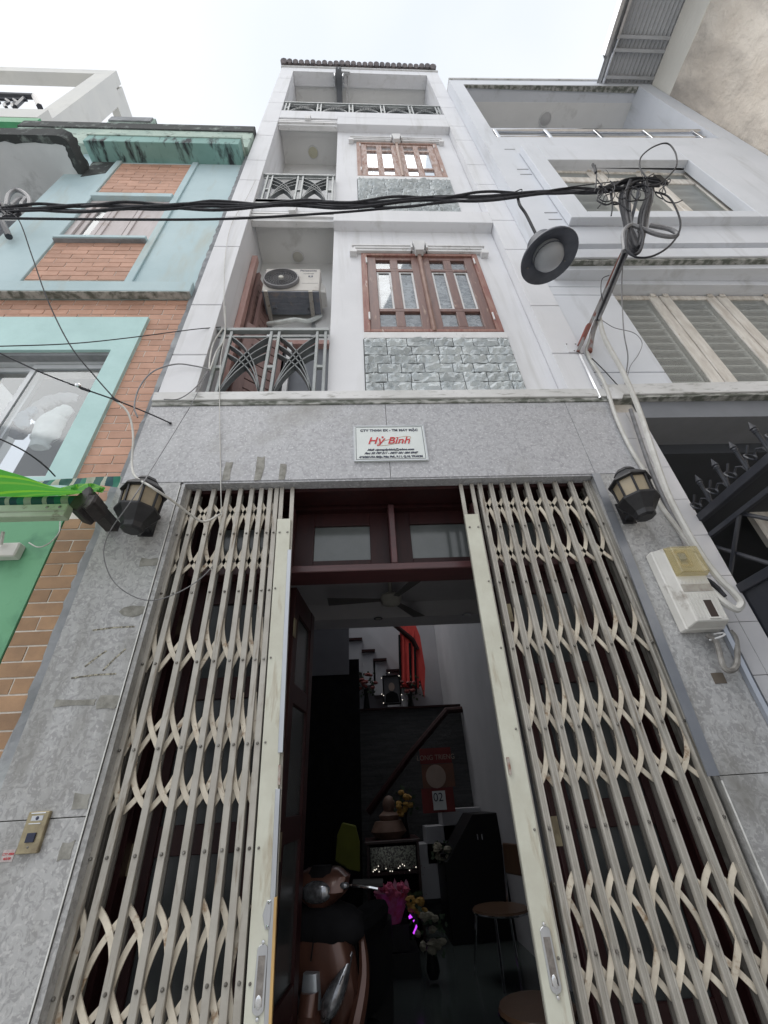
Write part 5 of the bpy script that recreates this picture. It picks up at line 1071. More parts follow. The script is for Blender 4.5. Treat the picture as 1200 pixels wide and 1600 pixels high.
for k in range(10):
    y = 1.957-k*.137
    s_ = obj('spike', MB().lathe([(.010, 0), (.010, .12), (.014, .125), (.010, .13), (.015, .138), (.015, .142), (.011, .147), (.017, .152), (.001, .20)], (gx-.004, y, 2.70), 8), BLACKF, G2, smooth=True)
    c = [(y+.008+.05*u, 2.70+.005+h) for u, h in ((0, 0), (.25, .04), (.8, .06), (1.25, .045), (1.35, .02))]
    obj('scroll', MB().tube([(gx, a, b) for a, b in c], .006, 5), BLACKF, G2)
    c = [(y-.008-.05*u, 2.70+.005+h) for u, h in ((0, 0), (.3, .045), (.9, .075), (1.3, .1))]
    obj('scroll', MB().tube([(gx-.012, a, b) for a, b in c], .006, 5), BLACKF, G2)
    obj('scroll', MB().tube([(gx+.03*math.cos(t_)-.03, y-.068+.012*math.sin(t_), 2.73+.028*math.sin(t_)) for t_ in [i*.6 for i in range(9)]], .005, 5), BLACKF, G2)

# ================================================================== FAR RIGHT BUILDING
T5 = 11.62
Q = thing('weathered_building', 'tall beige building with cracked weathered side wall at the far right', 'building', (5.6, -2, 0))
gw = MB(); nx_, nz_ = 26, 26
for i in range(nx_+1):
    for j in range(nz_+1):
        y = 1.72-i*.42; z = 0+j*(T5-.72)/nz_; gw.v.append((5.325+rnd.uniform(-.012, .012), y, z))
for i in range(nx_):
    for j in range(nz_): a = i*(nz_+1)+j; gw.f.append((a, a+1, a+nz_+2, a+nz_+1))
obj('side_wall', gw, BEIGE, Q, smooth=True)
obj('pale_beam', B(5.31, 5.5, -9.2, 1.74, T5-.72, T5), BEIGEL, Q, bev=.01)
obj('wall_body', B(5.34, 9, -9.2, 6, 0, T5-.02), BEIGE, Q)
rfz = MB(); y = 2.6; k = 0; pro = []
while y > -9: pro.append((y, .018 if k % 2 else -.018)); y -= .045 if k % 2 else .045; k += 1
vs = []
for (y, dz) in pro: vs += [(4.30+.2*max(0, min(1, (y-1.36)/.3)), y, T5+.10+dz), (5.6, y, T5+.10+dz+.05)]
rfz.add(vs, [(2*i, 2*i+1, 2*i+3, 2*i+2) for i in range(len(pro)-1)])
RFo = obj('corrugated_roof', rfz, TIN, Q)
# (corrugations read along the length of the eave)
rr = MB(); x = 4.33; k = 0; pr = []
while x < 5.45: pr.append((x, .016 if k % 2 else -.016)); x += .035; k += 1
rr.add([(x, yy, T5+.06+dz) for (x, dz) in pr for yy in (2.5, -9)], [(2*i, 2*i+1, 2*i+3, 2*i+2) for i in range(len(pr)-1)])
obj('soffit_sheet', rr, TIN, RFo)
for y in (1.30, 1.62, 1.15): obj('purlin', B(4.42, 5.31, y-.02, y+.02, T5-.02, T5+.03), TIN, RFo)
obj('gutter', B(4.26, 4.32, -9, 1.36, T5-.08, T5+.08).box(4.40, 4.44, -9, 1.18, T5-.03, T5+.02), STEEL, Q)
obj('downpipe', MB().tube([(4.43, 1.17, T5-.02), (4.43, 1.3, T5), (4.44, 2.4, T5)], .022, 8), CHROME, Q, smooth=True)
# ================================================================== LEFT TEAL HOUSE
N = thing('teal_house', 'teal painted house with orange brick panels on the left', 'house', (-2.4, 1.95, 0))
obj('upper_wall', wall_with_hole(-3.42, -1.375, 1.955, 2.15, 5.157, 8.9, -2.865, -2.005, 6.045, 7.02), TEAL, N)
obj('lower_wall', wall_with_hole(-4.2, -1.38, 1.965, 2.2, 2.85, 5.157, -2.75, -1.815, 3.08, 4.286), MORT, N)
obj('ground_wall', B(-1.61, -1.38, 1.965, 2.2, 0, 2.849), MORT, N)
obj('teal_surround', wall_with_hole(-3.4, -1.657, 1.940, 1.964, 2.95, 4.715, -2.75, -1.815, 3.08, 4.286), TEALB, N)
# rough cement seam against the centre house
def seam(x0, x1, z0, z1, y):
    n_ = int((z1-z0)/.05); m_ = MB(); vs = []
    for i in range(n_+1):
        z = z0+(z1-z0)*i/n_; vs += [(x0+rnd.uniform(-.012, .012), y+.01, z), (x0+.012, y-rnd.uniform(0, .01), z), (x1, y-rnd.uniform(0, .006), z)]
    return m_.add(vs, [(3*i+k, 3*i+k+1, 3*i+k+4, 3*i+k+3) for i in range(n_) for k in (0, 1)])
obj('cement_seam', seam(-1.398, -1.345, 3.0, 8.9, 1.938), CEM, N)
obj('cement_seam', seam(-1.425, -1.357, 0, 3.0, 1.936), CEM, N)
obj('mould_streak', seam(-1.36, -1.343, 3.55, 4.3, 1.934), MOLD, N)
# bricks
def bricks(x0, x1, z0, z1, h, L, m_, y0=1.9615, y1=1.972, g=.008, flip=0, cutfn=None):
    r_ = 0; z = z1-h
    while z > z0-.2*h:
        odd = (r_+flip) % 2; x = x1; first = True
        while x > x0+.005:
            w_ = L*(.5 if (first and odd) else 1.0); first = False
            a = max(x-w_, x0); lim = x0
            if x-a > .02: 
                zz0 = max(z, z0)
                if z+h-g-zz0 > .01: piece('brick', m_, N, a+g/2, x-g/2, y0+rnd.uniform(-.002, .001), y1, zz0, z+h-g)
            x -= w_
        z -= h; r_ += 1
BW = .1862
bricks(-3.3, -1.395, 4.722, 5.0, .0695, BW, BRICK)
bricks(-1.654, -1.395, 2.86, 4.719, .0695, BW, BRICK)
bricks(-1.612, -1.418, .95, 2.80, .0695, .205, BRICKD, flip=1)
bricks(-2.855, -2.01, 5.30, 6.0, .078, .24, BRICK, y0=1.948, y1=1.957, g=.009)
bricks(-2.855, -2.01, 7.13, 8.10, .088, .24, BRICK, y0=1.948, y1=1.957, g=.009)
obj('brick_bed', B(-2.86, -2.005, 1.9525, 1.9549, 5.29, 6.01).box(-2.86, -2.005, 1.9525, 1.9549, 7.12, 8.12), MORT, N)
for x0, x1 in ((-2.93, -2.862), (-2.004, -1.935)): obj('raised_fin', B(x0, x1, 1.935, 1.9549, 5.157, 8.16), TEAL, N, bev=.003)
obj('sill', B(-2.861, -2.005, 1.90, 2.0, 5.999, 6.043).box(-2.861, -2.005, 1.915, 2.0, 7.022, 7.11), TEAL, N, bev=.003)
obj('sill_cement_line', B(-2.861, -2.005, 1.91, 1.95, 5.985, 5.998).box(-2.861, -2.005, 1.93, 2.0, 7.11, 7.119), CEM, N)  # grey cement lines below the sill and above the lintel
sf = obj('shuttered_window', wall_with_hole(-2.865, -2.005, 1.965, 2.05, 6.045, 7.02, -2.80, -2.06, 6.07, 6.97), SHUTP, N)
for a, b in ((-2.795, -2.60), (-2.595, -2.34), (-2.335, -2.065)):
    obj('shutter_leaf', wall_with_hole(a, b, 1.985, 2.02, 6.075, 6.965, a+.05, b-.05, 6.14, 6.90), SHUTP, sf, bev=.003)
    obj('shutter_panel', B(a+.05, b-.05, 1.998, 2.01, 6.14, 6.90), SHUTP if a > -2.7 else PANE, sf)
obj('window_back', B(-2.865, -2.005, 2.06, 2.08, 6.0, 7.1), DARKR, N)
# canopies, cornice, parapet
obj('canopy_slab', B(-4.2, -1.378, 1.885, 1.964, 5.005, 5.157), TEAL, N, bev=.004)
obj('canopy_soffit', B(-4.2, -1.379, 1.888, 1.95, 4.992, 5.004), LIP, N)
obj('cornice', B(-3.24, -1.395, 1.75, 2.0, 8.16, 8.36), TEALM, N, bev=.004)
obj('cornice_top', B(-3.26, -1.385, 1.74, 2.0, 8.361, 8.44), TEALL, N, bev=.004)
obj('parapet', B(-4.4, -1.345, 1.85, 2.1, 8.44, 9.02), TEALL, N)
obj('parapet_mould', B(-4.42, -1.34, 1.835, 2.1, 9.021, 9.25), MOLD, N, bev=.008)
obj('roof_block', B(-3.35, -2.75, 1.84, 2.6, 9.251, 9.50), TEALL, N, bev=.004)
obj('roof_block_face', B(-3.33, -2.77, 1.82, 1.839, 9.30, 9.46), CEM, N)
obj('upper_canopy', B(-7.0, -3.22, 1.62, 2.4, 7.74, 7.95), CANP, N, bev=.01)
def rough_band(name, pts, w_, m_, seed=0):
    """uneven crust of mould following the slab edge, on its underside and front"""
    q = random.Random(seed); P = spline(pts, 6); vs = []
    for i_, p_ in enumerate(P):
        t_ = (P[min(i_+1, len(P)-1)]-P[max(i_-1, 0)]).normalized(); s_ = Vector((-t_.y, t_.x, 0))
        a_ = q.uniform(.7, 1.3)*w_
        vs += [p_+s_*a_+Vector((0, 0, -.065)), p_-s_*.02+Vector((0, 0, -.07)), p_-s_*.03+Vector((0, 0, q.uniform(.1, .15)))]
    return obj(name, MB().add(vs, [(3*i_+k_, 3*i_+k_+1, 3*i_+k_+4, 3*i_+k_+3) for i_ in range(len(P)-1) for k_ in (0, 1)]), m_, N)
rough_band('canopy_mould', [(-7, 1.62, 7.80), (-6, 1.62, 7.80), (-5, 1.62, 7.80), (-4, 1.62, 7.80), (-3.5, 1.62, 7.80), (-3.25, 1.63, 7.80), (-3.215, 1.75, 7.80), (-3.21, 1.95, 7.80)], .05, MOLD, 3)
obj('damp_patch', MB().prism([(-3.20, 7.66), (-2.95, 7.80), (-2.86, 8.0), (-2.90, 8.155), (-3.22, 8.155)], 1.951, 1.9545), MOLD, N)
obj('balcony_recess', B(-7.0, -3.42, 2.45, 2.6, 4.8, 7.74).box(-3.47, -3.42, 2.15, 2.6, 4.8, 7.74), GREYR, N)
obj('lower_left_wall', B(-7, -4.2, 1.965, 2.2, 2.85, 5.1), TEAL, N)
rl3 = obj('black_railing', MB().tube([(-7, 1.9, 5.95), (-3.46, 1.9, 5.95)], .035, 8), BLACKF, N)
obj('rail_stub', MB().tube([at(2, 345, Y=1.85), at(14, 370, Y=1.9)], .03, 8), BLACKF, rl3)
# aluminium window with washing behind the glass
wf = obj('sliding_window', wall_with_hole(-2.75, -1.816, 2.02, 2.08, 3.08, 4.286, -2.71, -1.855, 3.12, 4.235), ALU, N)
obj('reveal_lining', B(-2.75, -1.816, 1.966, 2.02, 4.255, 4.285), CEM, wf)
for a, b, y in ((-2.71, -2.36, 2.055), (-2.395, -1.856, 2.03)):
    obj('sliding_sash', wall_with_hole(a, b, y, y+.02, 3.122, 4.232, a+.035, b-.03, 3.16, 4.19), ALU, wf)
    obj('pane', B(a+.035, b-.03, y+.008, y+.012, 3.16, 4.19), PANE, wf)
obj('inner_room', B(-3.0, -1.7, 2.9, 2.95, 2.9, 4.6).box(-3.0, -1.7, 2.2, 2.9, 4.5, 4.55).box(-1.75, -1.7, 2.2, 2.9, 2.9, 4.5), mat('dim_room', (.12, .125, .135), (.09, .095, .10), scale=2), N)
obj('inner_mullion', B(at(50, 600, Y=2.15).x-.02, at(50, 600, Y=2.15).x+.03, 2.15, 2.18, 3.1, 4.3), ALU, wf)
def cloth(label, cat, pts, r_, m_, seed, Y):
    P = [at(x, y, Y=Y) for x, y in pts]; sp_ = spline(P, 5); q = random.Random(seed)
    n_ = len(sp_); rad = [r_*(.55+.6*math.sin(math.pi*(i+.6)/(n_+.3)))*q.uniform(.86, 1.12) for i in range(n_)]
    mb = MB().tube(sp_, rad, 12)
    mb.v = [(v[0]+q.uniform(-.008, .008), (v[1]-Y)*.45+Y+q.uniform(-.006, .006), v[2]+q.uniform(-.008, .008)) for v in mb.v]
    return tag(obj('clothing', mb, m_, None, smooth=True), label, cat, 'washing behind the left window')
cloth('grey trousers hanging over the rail behind the left window', 'clothes', ((62, 655), (58, 640), (75, 628), (95, 622), (122, 622)), .055, CLOTHG, 1, 2.16)
cloth('white crumpled cloth bag behind the left window', 'clothes', ((60, 700), (72, 680), (85, 655), (108, 638)), .085, CLOTHW, 2, 2.12)
cloth('pale blue garment behind the left window', 'clothes', ((58, 640), (45, 645), (35, 655), (38, 668)), .045, CLOTHB, 3, 2.13)
cloth('navy garment behind the left window, lowest of the washing', 'clothes', ((4, 680), (18, 668), (30, 680), (42, 672), (55, 665)), .04, CLOTHN, 4, 2.18)

# green porch wall and its awning
obj('green_porch_wall', B(-4.2, -1.618, 1.96, 2.2, 0, 2.849), GREENF, N)
SB = thing('socket_box', 'white socket box with short stub on the green porch wall', 'socket', (at(22, 865, Y=1.94).x, 1.95, at(22, 865, Y=1.94).z))
p = SB.location
obj('box', B(p.x-.10, p.x+.03, 1.91, 1.9595, p.z-.03, p.z+.05), METERW, SB, bev=.006)
obj('stub', MB().tube([(p.x-.05, 1.90, p.z+.03), (p.x-.045, 1.87, p.z+.09)], .009, 6), METERW, SB)
obj('knob', MB().blob((p.x-.08, 1.90, p.z-.005), .015, .015, .015, 8, 5), BLKP, SB)
tag(obj('loop_wire', MB().tube(spline([at(45, 848, Y=1.93), at(60, 855, Y=1.9), at(78, 848, Y=1.9), at(92, 832, Y=1.9), at(94, 815, Y=1.93)]), .003, 5), CABLEW, None), 'thin white wire looping over the green and brown wall', 'wire')
AW = thing('awning', 'green striped awning rolled on a cream bar at the lower left', 'awning', (-1.7, 1.72, 2.7))
def strip3(name, top, bot, Yt, Yb, m_, th=.006, sag=.0, n=14):
    mb = MB(); vs = []
    for i in range(n+1):
        u = i/n
        def lerp(P):
            f_ = u*(len(P)-1); k = min(int(f_), len(P)-2); t_ = f_-k; return P[k][0]+(P[k+1][0]-P[k][0])*t_, P[k][1]+(P[k+1][1]-P[k][1])*t_
        for j in range(5):
            w_ = j/4; (ax_, ay_), (bx_, by_) = lerp(top), lerp(bot)
            v = at(ax_+(bx_-ax_)*w_, ay_+(by_-ay_)*w_, Y=Yt+(Yb-Yt)*w_+sag*math.sin(u*19+w_*3)); vs.append(v)
    f_ = [(i*5+j, i*5+j+1, i*5+j+6, i*5+j+5) for i in range(n) for j in range(4)]
    return obj(name, mb.add(vs, f_), m_, AW, smooth=True)
strip3('canvas', [(-60, 715), (0, 733), (40, 745), (80, 760), (128, 768)], [(-60, 778), (0, 776), (40, 777), (80, 775), (128, 770)], 1.42, 1.64, AWN)
strip3('loose_valance', [(60, 752), (100, 748), (130, 747), (150, 745), (190, 744)], [(62, 758), (100, 758), (130, 764), (155, 758), (186, 762)], 1.80, 1.78, VALA, sag=.012)
strip3('crumpled_canvas', [(95, 762), (120, 756), (145, 755), (165, 762)], [(90, 776), (120, 772), (145, 768), (160, 770)], 1.72, 1.66, AWN, sag=.03)
a, b = at(128, 784, Y=1.66), at(-80, 784, Y=1.66)
obj('roller_tube', MB().tube([a, (b.x, 1.66, a.z)], .030, 14), VALA, AW, smooth=True)
a = at(108, 800, Y=1.62)
obj('front_bar', B(-3.4, a.x, 1.595, 1.64, a.z-.036, a.z+.030).box(-3.4, a.x, 1.59, 1.5949, a.z-.012, a.z-.006), CREAMR, AW, bev=.003)
for dx in (.02, .075): obj('bar_bolt', MB().lathe([(.0001, -.004), (.008, 0)], (a.x-dx-.01, 1.594, a.z+.012), 8, 'Y', cap=False), RIVET, AW)
c = at(136, 786, Y=1.66)
br = obj('end_bracket', MB().prism([(c.x-.06, c.z-.045), (c.x-.05, c.z+.01), (c.x-.02, c.z+.065), (c.x+.0, c.z+.085), (c.x+.02, c.z+.04), (c.x+.015, c.z-.02), (c.x-.01, c.z-.065)], 1.63, 1.76), BLKPL, AW, bev=.006)
obj('gear_housing', MB().hexa([(c.x+.01, 1.62, c.z-.055), (c.x+.052, 1.63, c.z-.02), (c.x+.052, 1.75, c.z-.02), (c.x+.01, 1.75, c.z-.06), (c.x+.01, 1.62, c.z+.02), (c.x+.045, 1.64, c.z+.04), (c.x+.045, 1.75, c.z+.04), (c.x+.01, 1.75, c.z+.03)]), BLKPL, AW, bev=.008)
mat('worn_grey_ring', (.06, .055, .055), rough=.6)
obj('hook', MB().tube([(c.x+.045, 1.62, c.z-.02), (c.x+.05, 1.61, c.z-.05), (c.x+.04, 1.61, c.z-.065)], .010, 6), bpy.data.materials['worn_grey_ring'], AW, smooth=True)
obj('mount_arm', B(c.x-.03, c.x+.03, 1.74, 1.951, c.z-.01, c.z+.04), BLKPL, AW)

# ================================================================== WHITE ROOFTOP FRAME (far upper left)
Y4 = 2.75; c = at(182, 110, Y=Y4); k4 = Y4/4.0; zc = c.z
V = thing('white_rooftop_building', 'white building with open rooftop frame at the upper left', 'building', (c.x, Y4, 0))
CRM = mat('cream_white_frame', (.66, .655, .62), (.60, .60, .58), scale=1, rough=.8, dirt=(.48, .47, .44), dscale=1.5, dthr=(.55, .8))
zb = 1.45+(24.29-1.45)*k4
obj('front_beam', B(c.x-12, c.x, Y4, Y4+.26, zb, zc), CRM, V)
obj('corner_column', B(c.x-.42, c.x, Y4+.001, Y4+.30, 4, zb-.001), CRM, V)
yw0 = Y4+.3; hz0, hz1 = zc-3.2, zc-.75
sw = MB().box(c.x-.2, c.x-.001, yw0, yw0+.25, 4, zc-.001).box(c.x-.2, c.x-.001, yw0+.25, yw0+2.6, hz1, zc-.001).box(c.x-.2, c.x-.001, yw0+1.35, yw0+2.6, 4, hz1)
obj('side_wall', sw, CRM, V)
obj('lower_side_wall', B(c.x-.2, c.x-.002, yw0+.25, yw0+1.35, 4, zc-2.5), CRM, V)
obj('side_window_frame', MB().box(c.x-.15, c.x-.1, yw0+1.18, yw0+1.34, hz0, hz1).tube([(c.x-.1, yw0+.7, zc-2.4), (c.x-.1, yw0+1.3, zc-1.5)], .03, 6), GREYR, V)
a = at(0, 168, Y=2.35); b = at(75, 168, Y=2.35)
obj('terrace_slab', B(b.x-8, at(68, 176, Y=2.3).x, 2.3, Y4+.2, at(0, 182, Y=2.3).z, at(0, 169, Y=2.3).z), CRM, V)
obj('green_fascia', B(b.x-8, at(60, 187, Y=2.25).x, 2.25, 2.6, at(0, 190, Y=2.25).z, at(0, 183, Y=2.25).z-.01), mat('green_fascia_paint', (.07, .33, .15), rough=.6), V)
rl4 = obj('terrace_railing', MB().tube([at(-60, 148, Y=2.4), at(0, 149, Y=2.4), at(54, 151, Y=2.4)], .05, 8), BLACKF, V)
obj('rail_bar', MB().tube([at(54, 151, Y=2.4), at(62, 167, Y=2.4)], .055, 6), BLACKF, rl4)
obj('rail_bar', MB().tube([at(40, 152, Y=2.42), at(24, 167, Y=2.42)], .04, 6), BLACKF, rl4)
for px in (-20, -5, 10, 22): obj('baluster', MB().tube(spline([at(px, 156, Y=2.42), at(px+4, 160, Y=2.42), at(px-3, 164, Y=2.42), at(px, 168, Y=2.42)], 4), .03, 6), BLACKF, rl4)
obj('rail_bar', MB().tube([at(-60, 154, Y=2.42), at(42, 156, Y=2.42)], .03, 6), BLACKF, rl4)

# ================================================================== STREET LAMP
p = at(857, 400, Y=1.42)
SL = thing('street_lamp', 'dark disc shaped street lamp hanging in front of the right house', 'street lamp', tuple(p))
tl = Matrix.Rotation(R(-9), 3, 'Y') @ Matrix.Rotation(R(6), 3, 'X')
def lamp_part(name, prof, m_, n=40, off=(0, 0, 0)):
    mb = MB().lathe(prof, (0, 0, 0), n, cap=False); mb.v = [tuple(tl @ (Vector(v)+Vector(off))+p) for v in mb.v]; return obj(name, mb, m_, SL, smooth=True)
lamp_part('shade', [(.105, .03), (.15, .012), (.200, -.012), (.205, -.022), (.209, -.016), (.204, .0), (.15, .03), (.115, .06), (.108, .12), (.095, .17), (.04, .2), (.001, .203)], LAMPM)
lamp_part('dome', [(.105, .03), (.104, -.01), (.095, -.045), (.070, -.072), (.035, -.088), (.001, -.092)], LAMPD)
lamp_part('glass_ring', [(.106, .004), (.112, -.004), (.108, -.012), (.104, -.006)], CHROME)
for a_ in (2.6, .3):
    obj('screw', MB().blob(tl @ Vector((.155*math.cos(a_), .155*math.sin(a_), -.0))+p, .007, .007, .007, 6, 4), RIVET, SL)
q = at(876, 438, Y=1.5)
obj('driver_box', MB().tube([p+Vector((.02, .05, .14)), p+Vector((.06, .16, .15))], .055, 10), METERW, SL, smooth=True)
obj('hanger_chain', MB().tube(spline([at(808, 303, Y=1.35), at(812, 320, Y=1.35), at(822, 335, Y=1.37), at(838, 367, Y=1.40), p+Vector((0, 0, .2))]), .011, 6), CABLE, SL)

# ================================================================== BRACKET, CABLES
RB = thing('cable_bracket', 'rusty steel angle bracket holding the cable coils, bolted to the right pilaster', 'bracket', tuple(at(905, 548, Y=1.89)))
def bar(name, a, b, w_, m_, par):
    return obj(name, MB().tube([a, b], w_, 4), m_, par)
A0 = at(903, 549, Y=1.885); A1 = at(976, 386, Y=1.42); A2 = at(1000, 290, Y=1.30)
bar('arm', A0, A1, .016, RUST, RB); bar('arm_extension', A1, A2, .012, GREYR, RB)
obj('red_plate', MB().tube([at(906, 540, Y=1.87), at(920, 508, Y=1.80)], .022, 4), mat('rusty_red_plate', (.30, .055, .04), (.16, .06, .05), scale=12, rough=.7), RB)
obj('fixing_plate', B(1.60, 1.70, 1.894, 1.8999, 4.17, 4.29), WHITE, RB, bev=.001)
for (x, z) in ((1.615, 4.27), (1.685, 4.27), (1.65, 4.185)): obj('bolt', MB().blob((x, 1.893, z), .006, .004, .006, 6, 4), RIVET, RB)
def cable(label, pts, r_, m_, Y=None, cat='cable', grp=None, n=8, name='cable'):
    P = [at(*q[:2], Y=q[2] if len(q) > 2 else Y) for q in pts]
    return tag(obj(name, MB().tube(spline(P, n), r_, 7), m_, None, smooth=True), label, cat, grp)
OH = 'overhead cables across the facade'
def wob(pts, amp, fr, ph):   # gentle twist of a bundled cable
    out = []
    for i in range(len(pts)-1):
        for k in range(5):
            t_ = k/5; x = pts[i][0]+(pts[i+1][0]-pts[i][0])*t_; y = pts[i][1]+(pts[i+1][1]-pts[i][1])*t_; Y = pts[i][2]+(pts[i+1][2]-pts[i][2])*t_
            out.append((x, y+amp*math.sin(x*fr+ph), Y+.01*math.cos(x*fr+ph)))
    return out+[pts[-1]]
main = [(-60, 327, 1.44), (0, 326, 1.42), (150, 322, 1.38), (330, 320, 1.36), (520, 318, 1.35), (660, 311, 1.35), (800, 303, 1.34), (930, 299, 1.32), (1000, 293, 1.31)]
cable('thick black overhead cable, core of the twisted bundle', wob(main, 1.8, .035, 0), .0135, CABLE, grp=OH, n=3)
cable('black cable twisted round the overhead bundle, upper side', wob([(a, b-3, c) for a, b, c in main], 3.0, .045, 2.1), .0105, CABLE, grp=OH, n=3)
cable('black cable twisted round the overhead bundle, lower side', wob([(a, b+5, c) for a, b, c in main[:-2]]+[(945, 300, 1.32)], 3.2, .03, 4.0), .0112, CABLE, grp=OH, n=3)
cable('dark cable crossing to the lower side of the bundle near the stone panel', wob([(-60, 330, 1.42), (200, 328, 1.38), (480, 318, 1.35), (600, 325, 1.35), (700, 316, 1.35), (930, 297, 1.32)], 1.5, .05, 1), .009, CABLE, grp=OH, n=3)
cable('single black cable sagging just below the bundle and joining it on the right', [(-60, 340, 1.40), (0, 341, 1.38), (200, 343, 1.36), (350, 342, 1.35), (500, 334, 1.35), (600, 326, 1.35), (700, 316, 1.35), (800, 306, 1.35)], .0085, CABLE, grp=OH)
cable('thin wire above the bundle beside the coils', [(800, 302, 1.33), (815, 296, 1.33), (817, 304, 1.33), (850, 299, 1.32), (900, 291, 1.31), (960, 284, 1.31), (985, 284, 1.31)], .004, CABLE)
# coil bundle at the bracket head
CO = thing('cable_coil', 'tangle of black and grey cable coils tied at the bracket head', 'cable coil', tuple(at(985, 310, Y=1.32)))
def co(name, pts, r_, m_, Y=1.3, n=7):
    return obj(name, MB().tube(spline([at(*q[:2], Y=q[2] if len(q) > 2 else Y) for q in pts], n), r_, 7), m_, CO, smooth=True)
q = random.Random(11)
for k in range(7):
    dx = q.uniform(-8, 8); dy = q.uniform(-4, 4)
    co('loop', [(985+dx, 282+dy), (978+dx*1.2, 310), (982+dx*.8, 345), (990+dx*.9, 372+dy*2), (998+dx*.6, 385+dy*2), (1004+dx*.7, 368+dy), (1008+dx, 335), (1016+dx*.7, 305), (1010+dx, 284+dy)], q.uniform(.010, .016), CABLEG if k % 4 == 3 else CABLE, 1.27+.015*k)
for k in range(5):
    co('strand', [(935, 297+q.uniform(-6, 6)), (955, 292+q.uniform(-9, 9)), (975, 288+q.uniform(-8, 8)), (1000, 282+q.uniform(-7, 7)), (1030, 284+q.uniform(-6, 6))], q.uniform(.008, .015), CABLE, 1.26+.012*k)
co('grey_loop', [(976, 392), (974, 365), (984, 352), (1000, 356), (1025, 366), (1050, 370), (1058, 366), (1045, 358), (1015, 352)], .015, CABLEG, 1.26)
co('grey_loop', [(980, 360), (978, 385), (988, 398), (1000, 392), (1005, 370), (1000, 352)], .010, CABLE, 1.25)
co('big_loop', [(1010, 278), (1000, 262), (1002, 245), (1020, 230), (1042, 224), (1055, 238), (1057, 258), (1046, 274), (1028, 288), (1010, 292)], .0065, CABLE, 1.24)
co('big_loop', [(1024, 300), (1045, 308), (1060, 335), (1062, 360), (1045, 385), (1020, 400), (995, 402), (982, 393), (978, 385)], .0065, CABLE, 1.24)
co('loose_end', [(940, 302), (934, 308), (934, 314), (948, 320), (962, 316), (985, 330)], .0055, CABLE, 1.25)
co('loose_end', [(956, 300), (957, 322), (955, 337)], .005, CABLE, 1.25)
co('loose_end', [(930, 258), (932, 272), (931, 292), (928, 300)], .005, CABLE, 1.25)
co('loose_end', [(933, 281), (942, 292), (950, 300)], .0045, CABLE, 1.25)
co('loose_end', [(970, 318), (957, 318), (954, 300)], .007, CABLE, 1.25)
co('loose_end', [(1030, 292), (1045, 280), (1046, 285), (1030, 298), (1040, 302), (1035, 288)], .004, CABLE, 1.24)
co('loose_end', [(1030, 300), (1040, 314), (1055, 317), (1066, 313)], .004, CABLE, 1.24)
for k in range(16):
    x0, y0 = q.uniform(935, 1035), 290+q.uniform(-8, 14); a_ = q.uniform(0, 6.28); L_ = q.uniform(10, 34)
    P_ = [(x0, y0)]
    for i_ in range(3): a_ += q.uniform(-.9, .9); P_.append((P_[-1][0]+L_/3*math.cos(a_), P_[-1][1]+L_/3*math.sin(a_)))
    co('loose_end', P_, q.uniform(.002, .0045), CABLE, q.uniform(1.22, 1.3), 4)
for k in range(4):
    r_ = q.uniform(7, 16); cx_, cy_ = q.uniform(945, 1030), 300+q.uniform(-8, 12)
    co('small_loop', [(cx_+r_*math.cos(t_+k), cy_+r_*.8*math.sin(t_+k)) for t_ in [i_*.9 for i_ in range(8)]], q.uniform(.003, .005), CABLE, q.uniform(1.22, 1.28), 4)
co('tape_wrap', [(926, 257), (929, 262), (931, 270)], .012, CABLE, 1.25)
obj('clip_plate', B(at(1024, 275, Y=1.26).x, at(1034, 275, Y=1.26).x, 1.26, 1.28, at(1028, 285, Y=1.26).z, at(1028, 273, Y=1.26).z), BLKP, CO)
# cables coming down the arm to the pillar
cable('thick grey cable from the bracket down behind the right lantern', [(940, 470, 1.72), (922, 530, 1.84), (918, 552, 1.885), (945, 600, 1.87), (962, 650, 1.88), (985, 700, 1.885), (1012, 745, 1.89), (1030, 785, 1.89), (1062, 830, 1.885), (1085, 862, 1.86)], .0125, CABLEW)
cable('white corrugated conduit from the bracket to below the meter', [(936, 495, 1.74), (945, 530, 1.76), (975, 585, 1.78), (1000, 645, 1.8), (1020, 705, 1.8), (1045, 775, 1.8), (1085, 850, 1.8), (1120, 900, 1.8), (1145, 925, 1.8), (1158, 942, 1.8), (1150, 952, 1.8), (1130, 940, 1.8), (1108, 920, 1.82)], .0165, CABLEW)
cable('flat grey conduit running down the pillar edge', [(985, 640, 1.9), (1010, 715, 1.9), (1032, 770, 1.9), (1058, 822, 1.895), (1080, 850, 1.89)], .013, CABLEG)
for i, (dx, m_, r_) in enumerate(((0, CABLE, .010), (4, CABLEG, .012), (-3, CABLEG, .008))):
    cable(('black', 'grey', 'thin grey')[i]+' cable running along the bracket arm', [(978+dx, 390, 1.40), (957+dx, 440, 1.55), (940+dx, 480, 1.68), (932+dx*.6, 500, 1.73)], r_, m_, grp='cables along the bracket arm')
cable('old cable stub with brown sleeve at the bracket foot', [(936, 492, 1.73), (926, 520, 1.82), (921, 550, 1.88)], .020, RUST)
cable('thin dark wire hanging straight down from the coils', [(975, 395, 1.45), (972, 430, 1.6), (972, 470, 1.7), (975, 520, 1.75), (981, 555, 1.8), (979, 580, 1.85), (977, 600, 1.87)], .0045, CABLEG)
cable('thin wire curling beside the casements', [(940, 500, 1.8), (960, 512, 1.82), (990, 520, 1.84), (1003, 535, 1.85), (998, 553, 1.86), (985, 572, 1.87), (980, 590, 1.88)], .0028, CABLEG)
cable('black wire crossing below the bracket foot', [(925, 560, 1.87), (945, 580, 1.88), (965, 602, 1.885)], .0035, CABLE)
cable('thin wire loop hanging beside the bracket arm', [(952, 430, 1.58), (941, 436, 1.6), (939, 455, 1.62), (942, 470, 1.64)], .003, CABLE)
